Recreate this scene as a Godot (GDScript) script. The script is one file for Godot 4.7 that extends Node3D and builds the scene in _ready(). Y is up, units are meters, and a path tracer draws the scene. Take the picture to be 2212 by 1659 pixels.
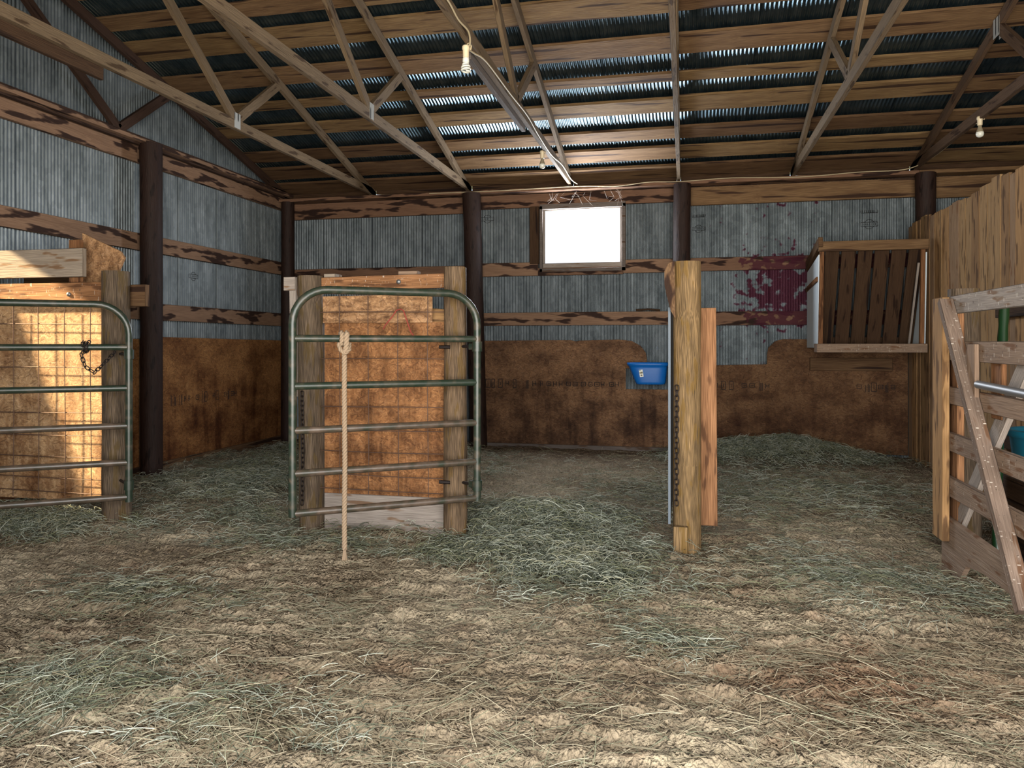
extends Node3D
# A horse barn seen from its open front: x runs along the back wall, -z goes into the barn, y is up.

const H := 1.2
const BACK := -8.95
const LEFT := -5.0
const SLOPE := 0.27
const RIDGE := -4.4

var M := {}
var counts := {}
var rng := RandomNumberGenerator.new()
var n_low := FastNoiseLite.new()
var n_mid := FastNoiseLite.new()
var n_fine := FastNoiseLite.new()
var n_patch := FastNoiseLite.new()
var blobs := []

# ---------------------------------------------------------------- geometry collector
class G:
	var v := PackedVector3Array()
	var n := PackedVector3Array()
	var t := PackedVector2Array()
	var t2 := PackedVector2Array()
	var c := PackedColorArray()
	var i := PackedInt32Array()
	var colored := false

	func vert(p: Vector3, nn: Vector3, uv := Vector2.ZERO, uv2 := Vector2.ZERO, col := Color.WHITE) -> int:
		v.append(p); n.append(nn); t.append(uv); t2.append(uv2); c.append(col)
		return v.size() - 1

	func tri(a: int, b: int, d: int) -> void:
		var f := (v[b] - v[a]).cross(v[d] - v[a])
		if f.dot(n[a] + n[b] + n[d]) > 0.0:
			i.append_array([a, d, b])
		else:
			i.append_array([a, b, d])

	func quad(a: int, b: int, d: int, e: int) -> void:
		tri(a, b, d); tri(a, d, e)

	# chamfered box; grain = axis (0 x, 1 y, 2 z) that the wood grain follows
	func box(size: Vector3, xf: Transform3D, grain := 0, ch := 0.003, uo := Vector2.ZERO) -> void:
		var h := size * 0.5
		ch = minf(ch, minf(h.x, minf(h.y, h.z)) * 0.4)
		var idx := {}
		for a in 3:
			var b: int = (a + 1) % 3
			var d: int = (a + 2) % 3
			for s in [-1, 1]:
				var nn := Vector3.ZERO
				nn[a] = s
				var wn := (xf.basis * nn).normalized()
				var across: int = a
				for k in [b, d]:
					if k != grain:
						across = k
				var along: int = grain if a != grain else (b if across == d else d)
				for sb in [-1, 1]:
					for sd in [-1, 1]:
						var p := Vector3.ZERO
						p[a] = s * h[a]; p[b] = sb * (h[b] - ch); p[d] = sd * (h[d] - ch)
						var uv := Vector2((p[across] + a * 0.11 + s * 0.05) / 0.3, p[along] / 2.4) + uo
						var key := Vector3.ZERO
						key[a] = s; key[b] = sb; key[d] = sd
						idx[[a, key]] = vert(xf * p, wn, uv, Vector2(p[across] / size[across] + 0.5, p[along] / size[along] + 0.5))
				var ks := []
				for q in [[-1, -1], [1, -1], [1, 1], [-1, 1]]:
					var key2 := Vector3.ZERO
					key2[a] = s; key2[b] = q[0]; key2[d] = q[1]
					ks.append(idx[[a, key2]])
				quad(ks[0], ks[1], ks[2], ks[3])
		for a in 3:
			var b: int = (a + 1) % 3
			var d: int = (a + 2) % 3
			for sa in [-1, 1]:
				for sb in [-1, 1]:
					var k0 := Vector3.ZERO
					k0[a] = sa; k0[b] = sb; k0[d] = -1
					var k1 := k0
					k1[d] = 1
					_edge(idx[[a, k0]], idx[[a, k1]], idx[[b, k1]], idx[[b, k0]])
		for x in [-1, 1]:
			for y in [-1, 1]:
				for z in [-1, 1]:
					var k := Vector3(x, y, z)
					tri(idx[[0, k]], idx[[1, k]], idx[[2, k]])

	func _edge(a: int, b: int, d: int, e: int) -> void:
		quad(a, b, d, e)

	func beam(a: Vector3, b: Vector3, w: float, h: float, up := Vector3.UP, ch := 0.003, uo := Vector2.ZERO) -> void:
		var z := (b - a).normalized()
		var x := up.cross(z).normalized()
		var y := z.cross(x)
		box(Vector3(w, h, a.distance_to(b)), Transform3D(Basis(x, y, z), (a + b) * 0.5), 2, ch, uo)

	func tube(pts: Array, r, segs := 8, caps := true, uo := Vector2.ZERO, closed := false) -> void:
		var m := pts.size()
		var first := v.size()
		var side := Vector3.ZERO
		var length := 0.0
		for k in m:
			var p: Vector3 = pts[k]
			var q0: Vector3 = pts[(k - 1 + m) % m] if closed else pts[maxi(k - 1, 0)]
			var q1: Vector3 = pts[(k + 1) % m] if closed else pts[mini(k + 1, m - 1)]
			var d := (q1 - q0).normalized()
			if side == Vector3.ZERO:
				side = d.cross(Vector3(0.13, 0.2, 0.97)).normalized()
				if side.length() < 0.5:
					side = d.cross(Vector3.RIGHT).normalized()
			side = (side - d * side.dot(d)).normalized()
			var up := d.cross(side)
			if k > 0:
				length += p.distance_to(pts[k - 1])
			var rr: float = r[k] if r is Array else r
			for s in segs + 1:
				var an := TAU * s / segs
				var o := side * cos(an) + up * sin(an)
				vert(p + o * rr, o, Vector2(float(s) / segs * TAU * rr / 0.3, length / 2.4) + uo, Vector2(float(s) / segs, float(k) / (m - 1)))
		var last := m if closed else m - 1
		for k in last:
			for s in segs:
				var a := first + k * (segs + 1) + s
				var b := first + ((k + 1) % m) * (segs + 1) + s
				quad(a, a + 1, b + 1, b)
		if caps and not closed:
			for e in [0, m - 1]:
				var d2: Vector3 = (pts[0] - pts[1]) if e == 0 else (pts[m - 1] - pts[m - 2])
				d2 = d2.normalized()
				var ctr := vert(pts[e], d2, Vector2(0.5, 0.01) + uo, Vector2(0.5, 0.5))
				var ring := []
				for s in segs + 1:
					var src: int = first + e * (segs + 1) + s
					ring.append(vert(v[src], d2, Vector2(0.5 + (v[src] - pts[e]).x * 2.0, 0.01 + (v[src] - pts[e]).z * 0.4) + uo, Vector2(0.5, 0.5)))
				for s in segs:
					tri(ctr, ring[s], ring[s + 1])

	func lathe(profile: Array, at: Transform3D, segs := 16) -> void:
		var first := v.size()
		var m := profile.size()
		for k in m:
			var p: Vector2 = profile[k]
			var d: Vector2 = (profile[mini(k + 1, m - 1)] - profile[maxi(k - 1, 0)]).normalized()
			for s in segs + 1:
				var an := TAU * s / segs
				var o := Vector3(cos(an), 0, sin(an))
				vert(at * Vector3(o.x * p.x, p.y, o.z * p.x), (at.basis * (o * -d.y * -1.0 + Vector3(0, -d.x, 0))).normalized(), Vector2(float(s) / segs, p.y), Vector2(float(s) / segs, float(k) / (m - 1)))
		for k in m - 1:
			for s in segs:
				var a := first + k * (segs + 1) + s
				var b := a + segs + 1
				quad(a, a + 1, b + 1, b)

	# a flat outline in the xy plane of xf, extruded from z = 0 back to z = -depth
	func prism(poly: PackedVector2Array, depth: float, xf: Transform3D, uvs := 1.22) -> void:
		var lo := poly[0]
		var hi := poly[0]
		for p in poly:
			lo = lo.min(p); hi = hi.max(p)
		var ids := Geometry2D.triangulate_polygon(poly)
		for s in [1, -1]:
			var base := v.size()
			for p in poly:
				vert(xf * Vector3(p.x, p.y, 0.0 if s == 1 else -depth), (xf.basis * Vector3(0, 0, s)).normalized(), Vector2(p.x / uvs, -p.y / uvs), Vector2((p.x - lo.x) / (hi.x - lo.x), 1.0 - (p.y - lo.y) / (hi.y - lo.y)))
			for k in ids.size() / 3:
				tri(base + ids[k * 3], base + ids[k * 3 + 1], base + ids[k * 3 + 2])
		var turn := 1.0 if Geometry2D.is_polygon_clockwise(poly) else -1.0
		for k in poly.size():
			var p := poly[k]
			var q := poly[(k + 1) % poly.size()]
			var d := (q - p).normalized()
			var nn := (xf.basis * Vector3(-d.y, d.x, 0) * turn).normalized()
			var a := vert(xf * Vector3(p.x, p.y, 0), nn, Vector2(p.x / uvs, -p.y / uvs))
			var b := vert(xf * Vector3(q.x, q.y, 0), nn, Vector2(q.x / uvs, -q.y / uvs))
			var e := vert(xf * Vector3(q.x, q.y, -depth), nn, Vector2((q.x + depth) / uvs, -q.y / uvs))
			var f := vert(xf * Vector3(p.x, p.y, -depth), nn, Vector2((p.x + depth) / uvs, -p.y / uvs))
			quad(a, b, e, f)

	func mesh(mat: Material) -> ArrayMesh:
		var arr := []
		arr.resize(Mesh.ARRAY_MAX)
		arr[Mesh.ARRAY_VERTEX] = v; arr[Mesh.ARRAY_NORMAL] = n; arr[Mesh.ARRAY_TEX_UV] = t; arr[Mesh.ARRAY_TEX_UV2] = t2
		if colored:
			arr[Mesh.ARRAY_COLOR] = c
		arr[Mesh.ARRAY_INDEX] = i
		var me := ArrayMesh.new()
		me.add_surface_from_arrays(Mesh.PRIMITIVE_TRIANGLES, arr)
		me.surface_set_material(0, mat)
		return me

# ---------------------------------------------------------------- naming
func numbered(called: String) -> String:
	var k: int = counts.get(called, 0)
	counts[called] = k + 1
	return called if k == 0 else "%s_%03d" % [called, k]

func thing(called: String, label: String, category: String, at := Vector3.ZERO, group := "") -> Node3D:
	var o := Node3D.new()
	o.name = numbered(called)
	add_child(o)
	o.position = at
	o.set_meta("label", label)
	o.set_meta("category", category)
	if group: o.set_meta("group", group)
	return o

func setting(called: String, label: String) -> Node3D:
	var o := Node3D.new()
	o.name = called
	add_child(o)
	o.set_meta("kind", "structure")
	o.set_meta("label", label)
	return o

# geometry is given in world places; the part is moved back by where its parents stand
func part(called: String, g: G, mat: Material, parent: Node3D, label := "") -> MeshInstance3D:
	var o := MeshInstance3D.new()
	o.mesh = g.mesh(mat)
	put(o, called, parent)
	if label: o.set_meta("label", label)
	if called == "stamp": o.set_meta("kind", "stuff")
	return o

func put(o: Node3D, called: String, parent: Node3D) -> void:
	o.name = called
	parent.add_child(o, true)
	var off := Vector3.ZERO
	var p: Node = parent
	while p is Node3D and p != self:
		off += p.position
		p = p.get_parent()
	o.position -= off

func solo(called: String, g: G, mat: Material, label: String, category: String, group := "") -> MeshInstance3D:
	var o := MeshInstance3D.new()
	o.mesh = g.mesh(mat)
	o.name = numbered(called)
	add_child(o)
	o.set_meta("label", label)
	o.set_meta("category", category)
	if group: o.set_meta("group", group)
	return o

func ru() -> Vector2:
	return Vector2(rng.randf(), rng.randf())

func bx(lo: Vector3, hi: Vector3, grain := 0, ch := 0.003) -> G:
	var g := G.new()
	g.box(hi - lo, Transform3D(Basis.IDENTITY, (lo + hi) * 0.5), grain, ch, ru())
	return g

func bm(a: Vector3, b: Vector3, w: float, h: float, up := Vector3.UP) -> G:
	var g := G.new()
	g.beam(a, b, w, h, up, 0.003, ru())
	return g

func tb(pts: Array, r, segs := 8) -> G:
	var g := G.new()
	g.tube(pts, r, segs, true, ru())
	return g

# ---------------------------------------------------------------- textures
func noise(seed_: int, freq: float, type := FastNoiseLite.TYPE_SIMPLEX_SMOOTH, octaves := 3) -> FastNoiseLite:
	var f := FastNoiseLite.new()
	f.seed = seed_; f.frequency = freq; f.noise_type = type
	f.fractal_octaves = octaves
	if octaves <= 1: f.fractal_type = FastNoiseLite.FRACTAL_NONE
	return f

func grey(f: FastNoiseLite, w: int, h: int, sw: int, sh: int) -> PackedByteArray:
	var im := f.get_seamless_image(sw, sh)
	im.convert(Image.FORMAT_L8)
	im.resize(w, h, Image.INTERPOLATE_CUBIC)
	return im.get_data()

func tex(im: Image) -> ImageTexture:
	return ImageTexture.create_from_image(im)

# sawn or weathered wood; grain runs along v, one tile is 0.3 m by 2.4 m
func wood(sd: int, dark: Color, light: Color, stain: Color, stain_from: float, contrast := 1.0, spread := 0.016, tall := 340) -> Array:
	var w := 256
	var h := 1024
	var g1 := grey(noise(sd, 0.035), w, h, w, 48)
	var g2 := grey(noise(sd + 1, 0.16), w, h, w, 64)
	var g3 := grey(noise(sd + 2, 0.012, FastNoiseLite.TYPE_SIMPLEX_SMOOTH, 4), w, h, w, 256)
	var st := grey(noise(sd + 3, spread, FastNoiseLite.TYPE_SIMPLEX_SMOOTH, 4), w, h, w, tall)
	var out := PackedByteArray()
	out.resize(w * h * 3)
	var hgt := PackedByteArray()
	hgt.resize(w * h)
	for k in w * h:
		var a := g1[k] / 255.0
		var b := g2[k] / 255.0
		var ring := absf(fmod(a * 5.0 + g3[k] / 255.0, 1.0) - 0.5) * 2.0
		var m := clampf(0.5 + ((ring * 0.45 + b * 0.75 + g3[k] / 255.0 * 0.5) - 0.85) * contrast, 0.0, 1.0)
		var s := clampf((st[k] / 255.0 - stain_from) * 9.0, 0.0, 1.0) * 0.85
		var r := lerpf(lerpf(dark.r, light.r, m), stain.r, s)
		var gg := lerpf(lerpf(dark.g, light.g, m), stain.g, s)
		var bb := lerpf(lerpf(dark.b, light.b, m), stain.b, s)
		out[k * 3] = int(r * 255.0); out[k * 3 + 1] = int(gg * 255.0); out[k * 3 + 2] = int(bb * 255.0)
		hgt[k] = int(clampf(b * 0.7 + ring * 0.3, 0.0, 1.0) * 255.0)
	return [tex(Image.create_from_data(w, h, false, Image.FORMAT_RGB8, out)), tex(Image.create_from_data(w, h, false, Image.FORMAT_L8, hgt))]

# strand board: overlapping flakes in every direction; one tile is 1.22 m
func strands(sd: int, tones: Array) -> Array:
	var s := 1024
	var r := RandomNumberGenerator.new()
	r.seed = sd
	var im := PackedByteArray()
	im.resize(s * s * 3)
	var hg := PackedByteArray()
	hg.resize(s * s)
	var base: Color = tones[0]
	for k in s * s:
		im[k * 3] = int(base.r * 255); im[k * 3 + 1] = int(base.g * 255); im[k * 3 + 2] = int(base.b * 255); hg[k] = 90
	for f in 9000:
		var tone: Color = tones[r.randi() % tones.size()]
		var shade := r.randf_range(0.9, 1.08)
		var len_ := r.randf_range(12, 46)
		var wid := r.randf_range(3, 9)
		var an := r.randfn(0.0, 0.75)
		var cx := r.randf() * s
		var cy := r.randf() * s
		var ca := cos(an)
		var sa := sin(an)
		var hh := r.randi_range(60, 200)
		var R := int(clampf(tone.r * shade, 0, 1) * 255)
		var Gn := int(clampf(tone.g * shade, 0, 1) * 255)
		var B := int(clampf(tone.b * shade, 0, 1) * 255)
		for a in range(0, int(len_)):
			for b in range(0, int(wid)):
				var fa := a - len_ * 0.5
				var fb := b - wid * 0.5
				var x := int(cx + fa * ca - fb * sa) & 1023
				var y := int(cy + fa * sa + fb * ca) & 1023
				var k := y * s + x
				var e := 0.88 if (b == 0 or b == int(wid) - 1) else 1.0
				im[k * 3] = int(R * e); im[k * 3 + 1] = int(Gn * e); im[k * 3 + 2] = int(B * e)
				hg[k] = int(hh * e)
	return [tex(Image.create_from_data(s, s, false, Image.FORMAT_RGB8, im)), tex(Image.create_from_data(s, s, false, Image.FORMAT_L8, hg))]

# dirt for one panel (uv2 0..1): smears, drips and a splashed lower edge, multiplied over the board
func grime(sd: int, tint: Color, amount: float, low: float, drips: float) -> ImageTexture:
	var w := 384
	var h := 256
	var a := grey(noise(sd, 0.012, FastNoiseLite.TYPE_SIMPLEX_SMOOTH, 5), w, h, w, h)
	var d := grey(noise(sd + 1, 0.05, FastNoiseLite.TYPE_SIMPLEX_SMOOTH, 3), w, h, w, 24)
	var f := grey(noise(sd + 2, 0.09, FastNoiseLite.TYPE_SIMPLEX_SMOOTH, 4), w, h, w, h)
	var out := PackedByteArray()
	out.resize(w * h * 3)
	for y in h:
		var v := float(y) / h
		for x in w:
			var k := y * w + x
			var m := (a[k] / 255.0 - 0.35) * 1.6 * amount + maxf(0.0, d[k] / 255.0 - 0.5) * drips * 2.0 * smoothstep(0.1, 0.6, v) + (f[k] / 255.0 - 0.5) * 0.35 + smoothstep(0.25, 1.0, v) * low
			m = clampf(m, 0.0, 1.0)
			out[k * 3] = int(lerpf(1.0, tint.r, m) * 255); out[k * 3 + 1] = int(lerpf(1.0, tint.g, m) * 255); out[k * 3 + 2] = int(lerpf(1.0, tint.b, m) * 255)
	return tex(Image.create_from_data(w, h, false, Image.FORMAT_RGB8, out))

# zinc spangle and dull streaks; splash = a magenta stain on the sheets beside the hay rack
func zinc(sd: int, dark: Color, light: Color, splash := false) -> ImageTexture:
	var w := 512
	var h := 512
	var f := noise(sd, 0.06, FastNoiseLite.TYPE_CELLULAR, 1)
	f.cellular_return_type = FastNoiseLite.RETURN_CELL_VALUE
	var c := grey(f, w, h, w, h)
	var a := grey(noise(sd + 1, 0.012, FastNoiseLite.TYPE_SIMPLEX_SMOOTH, 4), w, h, w, 160)
	var s := grey(noise(sd + 2, 0.02, FastNoiseLite.TYPE_SIMPLEX_SMOOTH, 4), w, h, w, h)
	var out := PackedByteArray()
	out.resize(w * h * 3)
	for k in w * h:
		var m := clampf(c[k] / 255.0 * 0.35 + a[k] / 255.0 * 0.9 - 0.15, 0.0, 1.0)
		var col := dark.lerp(light, m)
		if splash:
			var x := float(k % w) / w
			var y := float(k / w) / h
			var q := clampf(1.0 - Vector2((x - 0.62) / 0.5, (y - 0.42) / 0.5).length(), 0.0, 1.0)
			var z := clampf((q * 0.75 + s[k] / 255.0 - 0.88) * 8.0, 0.0, 1.0)
			col = col.lerp(Color(0.27, 0.085, 0.155), z * 0.92)
		out[k * 3] = int(col.r * 255); out[k * 3 + 1] = int(col.g * 255); out[k * 3 + 2] = int(col.b * 255)
	return tex(Image.create_from_data(w, h, false, Image.FORMAT_RGB8, out))

func plate_print() -> ImageTexture:
	var im := Image.create(64, 96, false, Image.FORMAT_RGB8)
	im.fill(Color(0.62, 0.62, 0.6))
	for y in 8:
		for x in 5:
			im.fill_rect(Rect2i(4 + x * 12 + (y % 2) * 4, 4 + y * 12, 4, 7), Color(0.16, 0.15, 0.14))
	return tex(im)

func sticker_print() -> ImageTexture:
	var im := Image.create(48, 96, false, Image.FORMAT_RGB8)
	im.fill(Color(0.9, 0.9, 0.86))
	im.fill_rect(Rect2i(3, 4, 20, 8), Color(0.4, 0.55, 0.4))
	im.fill_rect(Rect2i(4, 30, 40, 22), Color(0.42, 0.4, 0.3))
	im.fill_rect(Rect2i(8, 34, 12, 12), Color(0.7, 0.66, 0.5))
	im.fill_rect(Rect2i(12, 66, 22, 20), Color(0.45, 0.42, 0.34))
	for k in 5:
		im.fill_rect(Rect2i(14 + k * 4, 68, 1, 16), Color(0.1, 0.1, 0.1))
	return tex(im)

func wmat(t: Array, tint := Color.WHITE, rough := 0.82, bump := 0.25) -> StandardMaterial3D:
	var m := StandardMaterial3D.new()
	m.albedo_texture = t[0]
	m.albedo_color = tint
	m.roughness = rough
	m.metallic_specular = 0.3
	m.heightmap_enabled = true
	m.heightmap_texture = t[1]
	m.heightmap_scale = bump
	return m

func flat(col: Color, rough := 0.8, metal := 0.0) -> StandardMaterial3D:
	var m := StandardMaterial3D.new()
	m.albedo_color = col
	m.roughness = rough
	m.metallic = metal
	return m

func make_materials() -> void:
	var brown := wood(10, Color(0.345, 0.262, 0.185), Color(0.555, 0.465, 0.35), Color(0.20, 0.14, 0.11), 0.61, 0.8, 0.012, 110)
	var old := wood(20, Color(0.42, 0.345, 0.29), Color(0.62, 0.53, 0.455), Color(0.15, 0.105, 0.095), 0.575, 0.6, 0.009, 420)
	var plain := wood(25, Color(0.40, 0.35, 0.30), Color(0.58, 0.52, 0.45), Color(0.28, 0.22, 0.17), 0.72, 0.7)
	var gray := wood(30, Color(0.43, 0.39, 0.36), Color(0.64, 0.60, 0.56), Color(0.42, 0.32, 0.24), 0.64, 0.7)
	var tan := wood(40, Color(0.50, 0.40, 0.29), Color(0.70, 0.58, 0.44), Color(0.36, 0.28, 0.21), 0.64, 0.7)
	var pole := wood(50, Color(0.29, 0.25, 0.20), Color(0.56, 0.49, 0.40), Color(0.42, 0.35, 0.22), 0.60, 1.1)
	var fir := wood(60, Color(0.43, 0.31, 0.215), Color(0.66, 0.505, 0.375), Color(0.34, 0.24, 0.17), 0.70, 1.1)
	M.brown = wmat(brown, Color(0.92, 0.88, 0.84))
	M.brown_b = wmat(brown, Color(0.78, 0.73, 0.70))
	M.brown_c = wmat(brown, Color(0.97, 0.95, 0.88))
	M.dark = wmat(brown, Color(0.55, 0.5, 0.48))
	M.dark_b = wmat(plain, Color(0.52, 0.43, 0.36))
	M.truss = wmat(plain, Color(0.82, 0.78, 0.71))
	M.truss_b = wmat(plain, Color(0.66, 0.58, 0.52))
	M.truss_dark = wmat(plain, Color(0.5, 0.42, 0.40))
	M.girt = wmat(old, Color(0.96, 0.90, 0.85))
	M.girt_b = wmat(old, Color(0.82, 0.74, 0.69))
	M.girt_red = wmat(old, Color(0.82, 0.74, 0.69))
	stain_over(M.girt_red, blotches(160))
	M.wall_pole = wmat(plain, Color(0.36, 0.29, 0.29), 0.6)
	M.gray = wmat(gray)
	M.gray_b = wmat(gray, Color(0.93, 0.84, 0.76))
	M.gray_spat = wmat(gray, Color(0.90, 0.82, 0.75))
	stain_over(M.gray_spat, spatter(170))
	M.gray_top = wmat(gray)
	stain_over(M.gray_top, spatter(171))
	M.gray_brace = wmat(gray, Color(0.80, 0.74, 0.70))
	stain_over(M.gray_brace, spatter(173))
	M.blue_edge = flat(Color(0.34, 0.375, 0.41), 0.7)
	M.gray_c = wmat(gray, Color(0.72, 0.71, 0.72))
	M.pale = wmat(gray, Color(1.0, 0.98, 0.94))
	M.tan = wmat(tan, Color(0.95, 0.93, 0.88))
	M.tan_b = wmat(tan, Color(0.84, 0.80, 0.76))
	M.tan_c = wmat(tan, Color(0.98, 0.93, 0.85))
	M.tan_d = wmat(gray, Color(0.98, 0.86, 0.72))
	M.pole = wmat(pole, Color(0.86, 0.81, 0.77), 0.72, 0.5)
	M.pole_b = wmat(pole, Color(0.78, 0.76, 0.76), 0.7, 0.5)
	M.pole_c = wmat(pole, Color(1.0, 0.93, 0.80), 0.72, 0.5)
	M.fir = wmat(fir, Color(0.9, 0.86, 0.82))
	M.fir_b = wmat(fir, Color(0.82, 0.76, 0.70))
	M.fir_top = wmat(fir, Color(0.95, 0.90, 0.84))
	stain_over(M.fir_top, spatter(172))
	M.paint = flat(Color(0.80, 0.84, 0.86), 0.6)
	M.white_wood = wmat(gray, Color(1, 1, 1))
	M.white_wood.albedo_color = Color(1.25, 1.3, 1.32).clamp()
	var osb := strands(3, [Color(0.65, 0.52, 0.38), Color(0.71, 0.58, 0.43), Color(0.61, 0.48, 0.345), Color(0.69, 0.57, 0.44), Color(0.55, 0.43, 0.31)])
	M.osb = osb_mat(osb, grime(70, Color(0.45, 0.33, 0.25), 0.5, 0.1, 0.2))
	M.osb_mid = osb_mat(osb, grime(74, Color(0.36, 0.31, 0.28), 0.5, 0.0, 0.2), Color(0.88, 0.77, 0.68))
	M.osb_pale = osb_mat(osb, grime(78, Color(0.48, 0.42, 0.38), 0.6, 0.1, 0.2), Color(0.98, 0.94, 0.92))
	M.osb_dirty = osb_mat(osb, grime(82, Color(0.46, 0.42, 0.41), 0.65, 0.3, 0.5), Color(0.74, 0.69, 0.68))
	M.osb_left = osb_mat(osb, grime(86, Color(0.48, 0.38, 0.30), 0.6, 0.35, 0.5), Color(0.84, 0.74, 0.62))
	M.osb_dull = osb_mat(osb, grime(90, Color(0.55, 0.47, 0.42), 0.7, 0.2, 0.3), Color(0.66, 0.61, 0.58))
	M.zinc = zmat(zinc(100, Color(0.325, 0.355, 0.37), Color(0.49, 0.52, 0.535)))
	M.zinc_roof = zmat(zinc(110, Color(0.30, 0.38, 0.42), Color(0.46, 0.53, 0.56)), 0.34, 0.95)
	M.zinc_red = zmat(zinc(120, Color(0.33, 0.36, 0.375), Color(0.52, 0.555, 0.57), true))
	M.ink = flat(Color(0.07, 0.065, 0.07), 0.95)
	M.iron = flat(Color(0.16, 0.13, 0.12), 0.55, 0.6)
	M.steel = flat(Color(0.52, 0.52, 0.52), 0.5, 0.85)
	M.wire = flat(Color(0.36, 0.27, 0.22), 0.6, 0.4)
	M.green = flat(Color(0.12, 0.18, 0.135), 0.38)
	var rust := noise(130, 0.02, FastNoiseLite.TYPE_SIMPLEX_SMOOTH, 5)
	var rt := NoiseTexture2D.new()
	rt.noise = rust; rt.width = 512; rt.height = 512; rt.seamless = true
	var ramp := Gradient.new()
	ramp.offsets = PackedFloat32Array([0.0, 0.42, 0.56, 0.72, 1.0])
	ramp.colors = PackedColorArray([Color(0.10, 0.135, 0.10), Color(0.12, 0.17, 0.125), Color(0.16, 0.18, 0.145), Color(0.25, 0.235, 0.19), Color(0.36, 0.30, 0.25)])
	rt.color_ramp = ramp
	M.green.albedo_texture = rt
	M.green.albedo_color = Color.WHITE
	M.green.uv1_triplanar = true
	M.green.uv1_world_triplanar = true
	M.green.uv1_scale = Vector3(1.3, 1.3, 1.3)
	M.green_low = M.green.duplicate()
	M.green_low.albedo_texture = rust_tex()
	M.green_low.uv1_offset = Vector3(0.3, 0.7, 0.1)
	M.rope = flat(Color(0.56, 0.48, 0.39), 0.95)
	M.twine = flat(Color(0.52, 0.22, 0.17), 0.9)
	M.cable = flat(Color(0.66, 0.60, 0.48), 0.6)
	M.blue = flat(Color(0.02, 0.37, 0.68), 0.42)
	M.teal = flat(Color(0.02, 0.34, 0.42), 0.45)
	M.hose = flat(Color(0.03, 0.15, 0.06), 0.35)
	M.porcelain = flat(Color(0.78, 0.72, 0.6), 0.4)
	M.bulb = flat(Color(0.80, 0.80, 0.76), 0.15)
	M.bulb_neck = flat(Color(0.5, 0.46, 0.38), 0.3)
	M.plate = flat(Color.WHITE, 0.5, 0.3)
	M.plate.albedo_texture = plate_print()
	M.sticker = flat(Color.WHITE, 0.6)
	M.sticker.albedo_texture = sticker_print()
	M.glass = flat(Color(1, 1, 1, 0.06), 0.02)
	M.glass.transparency = BaseMaterial3D.TRANSPARENCY_ALPHA
	M.web = flat(Color(0.75, 0.72, 0.68), 0.9)
	M.hay = flat(Color.WHITE, 0.8)
	M.hay.vertex_color_use_as_albedo = true
	M.hay.metallic_specular = 0.3
	M.soil = flat(Color.WHITE, 0.95)
	M.soil.vertex_color_use_as_albedo = true
	M.soil.metallic_specular = 0.2
	var sn := NoiseTexture2D.new()
	sn.noise = noise(140, 0.03, FastNoiseLite.TYPE_SIMPLEX_SMOOTH, 6)
	sn.width = 1024; sn.height = 1024; sn.seamless = true
	var sr := Gradient.new()
	sr.offsets = PackedFloat32Array([0.0, 0.35, 0.6, 1.0])
	sr.colors = PackedColorArray([Color(0.62, 0.60, 0.58), Color(0.80, 0.79, 0.78), Color(0.93, 0.92, 0.9), Color(1, 1, 1)])
	sn.color_ramp = sr
	M.soil.albedo_texture = sn
	M.soil.uv1_triplanar = true
	M.soil.uv1_world_triplanar = true
	M.soil.uv1_scale = Vector3(1.1, 1.1, 1.1)
	var sh := NoiseTexture2D.new()
	sh.noise = noise(150, 0.045, FastNoiseLite.TYPE_SIMPLEX_SMOOTH, 6)
	sh.width = 1024; sh.height = 1024; sh.seamless = true
	M.soil.heightmap_enabled = true
	M.soil.heightmap_texture = sh
	M.soil.heightmap_scale = 2.2
	M.field = flat(Color(0.66, 0.63, 0.52), 0.95)

func stain_over(m: StandardMaterial3D, t: Texture2D) -> void:
	m.detail_enabled = true
	m.detail_albedo = t
	m.detail_blend_mode = BaseMaterial3D.BLEND_MODE_MIX
	m.detail_uv_layer = BaseMaterial3D.DETAIL_UV_2

# maroon spill along a girt, thin at one end
func blotches(sd: int) -> ImageTexture:
	var f := noise(sd, 0.03, FastNoiseLite.TYPE_SIMPLEX_SMOOTH, 4)
	var im := Image.create(64, 512, false, Image.FORMAT_RGBA8)
	for y in 512:
		for x in 64:
			var a := clampf((f.get_noise_2d(x * 0.7, y) * 1.1 + smoothstep(0.08, 0.42, y / 512.0) - 0.55) * 5.0, 0.0, 1.0) * 0.85
			im.set_pixel(x, y, Color(0.25, 0.085, 0.14, a))
	return tex(im)

# pale bird droppings and dried splashes, running down a board
func spatter(sd: int) -> ImageTexture:
	var r := RandomNumberGenerator.new()
	r.seed = sd
	var im := Image.create(64, 1024, false, Image.FORMAT_RGBA8)
	im.fill(Color(0.82, 0.79, 0.74, 0.0))
	for k in 80:
		var x := r.randi_range(2, 60)
		var y := r.randi_range(2, 1020)
		im.fill_rect(Rect2i(x, y, r.randi_range(2, 12), r.randi_range(1, 4)), Color(0.82, 0.79, 0.74, r.randf_range(0.15, 0.6)))
	for k in 40:
		im.fill_rect(Rect2i(r.randi_range(0, 60), r.randi_range(0, 1020), r.randi_range(2, 8), r.randi_range(2, 8)), Color(0.25, 0.2, 0.16, r.randf_range(0.2, 0.6)))
	return tex(im)

func osb_mat(t: Array, dirt: ImageTexture, tint := Color.WHITE) -> StandardMaterial3D:
	var m := wmat(t, tint, 0.75, 0.12)
	m.detail_enabled = true
	m.detail_albedo = dirt
	m.detail_blend_mode = BaseMaterial3D.BLEND_MODE_MUL
	m.detail_uv_layer = BaseMaterial3D.DETAIL_UV_2
	return m

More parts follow.
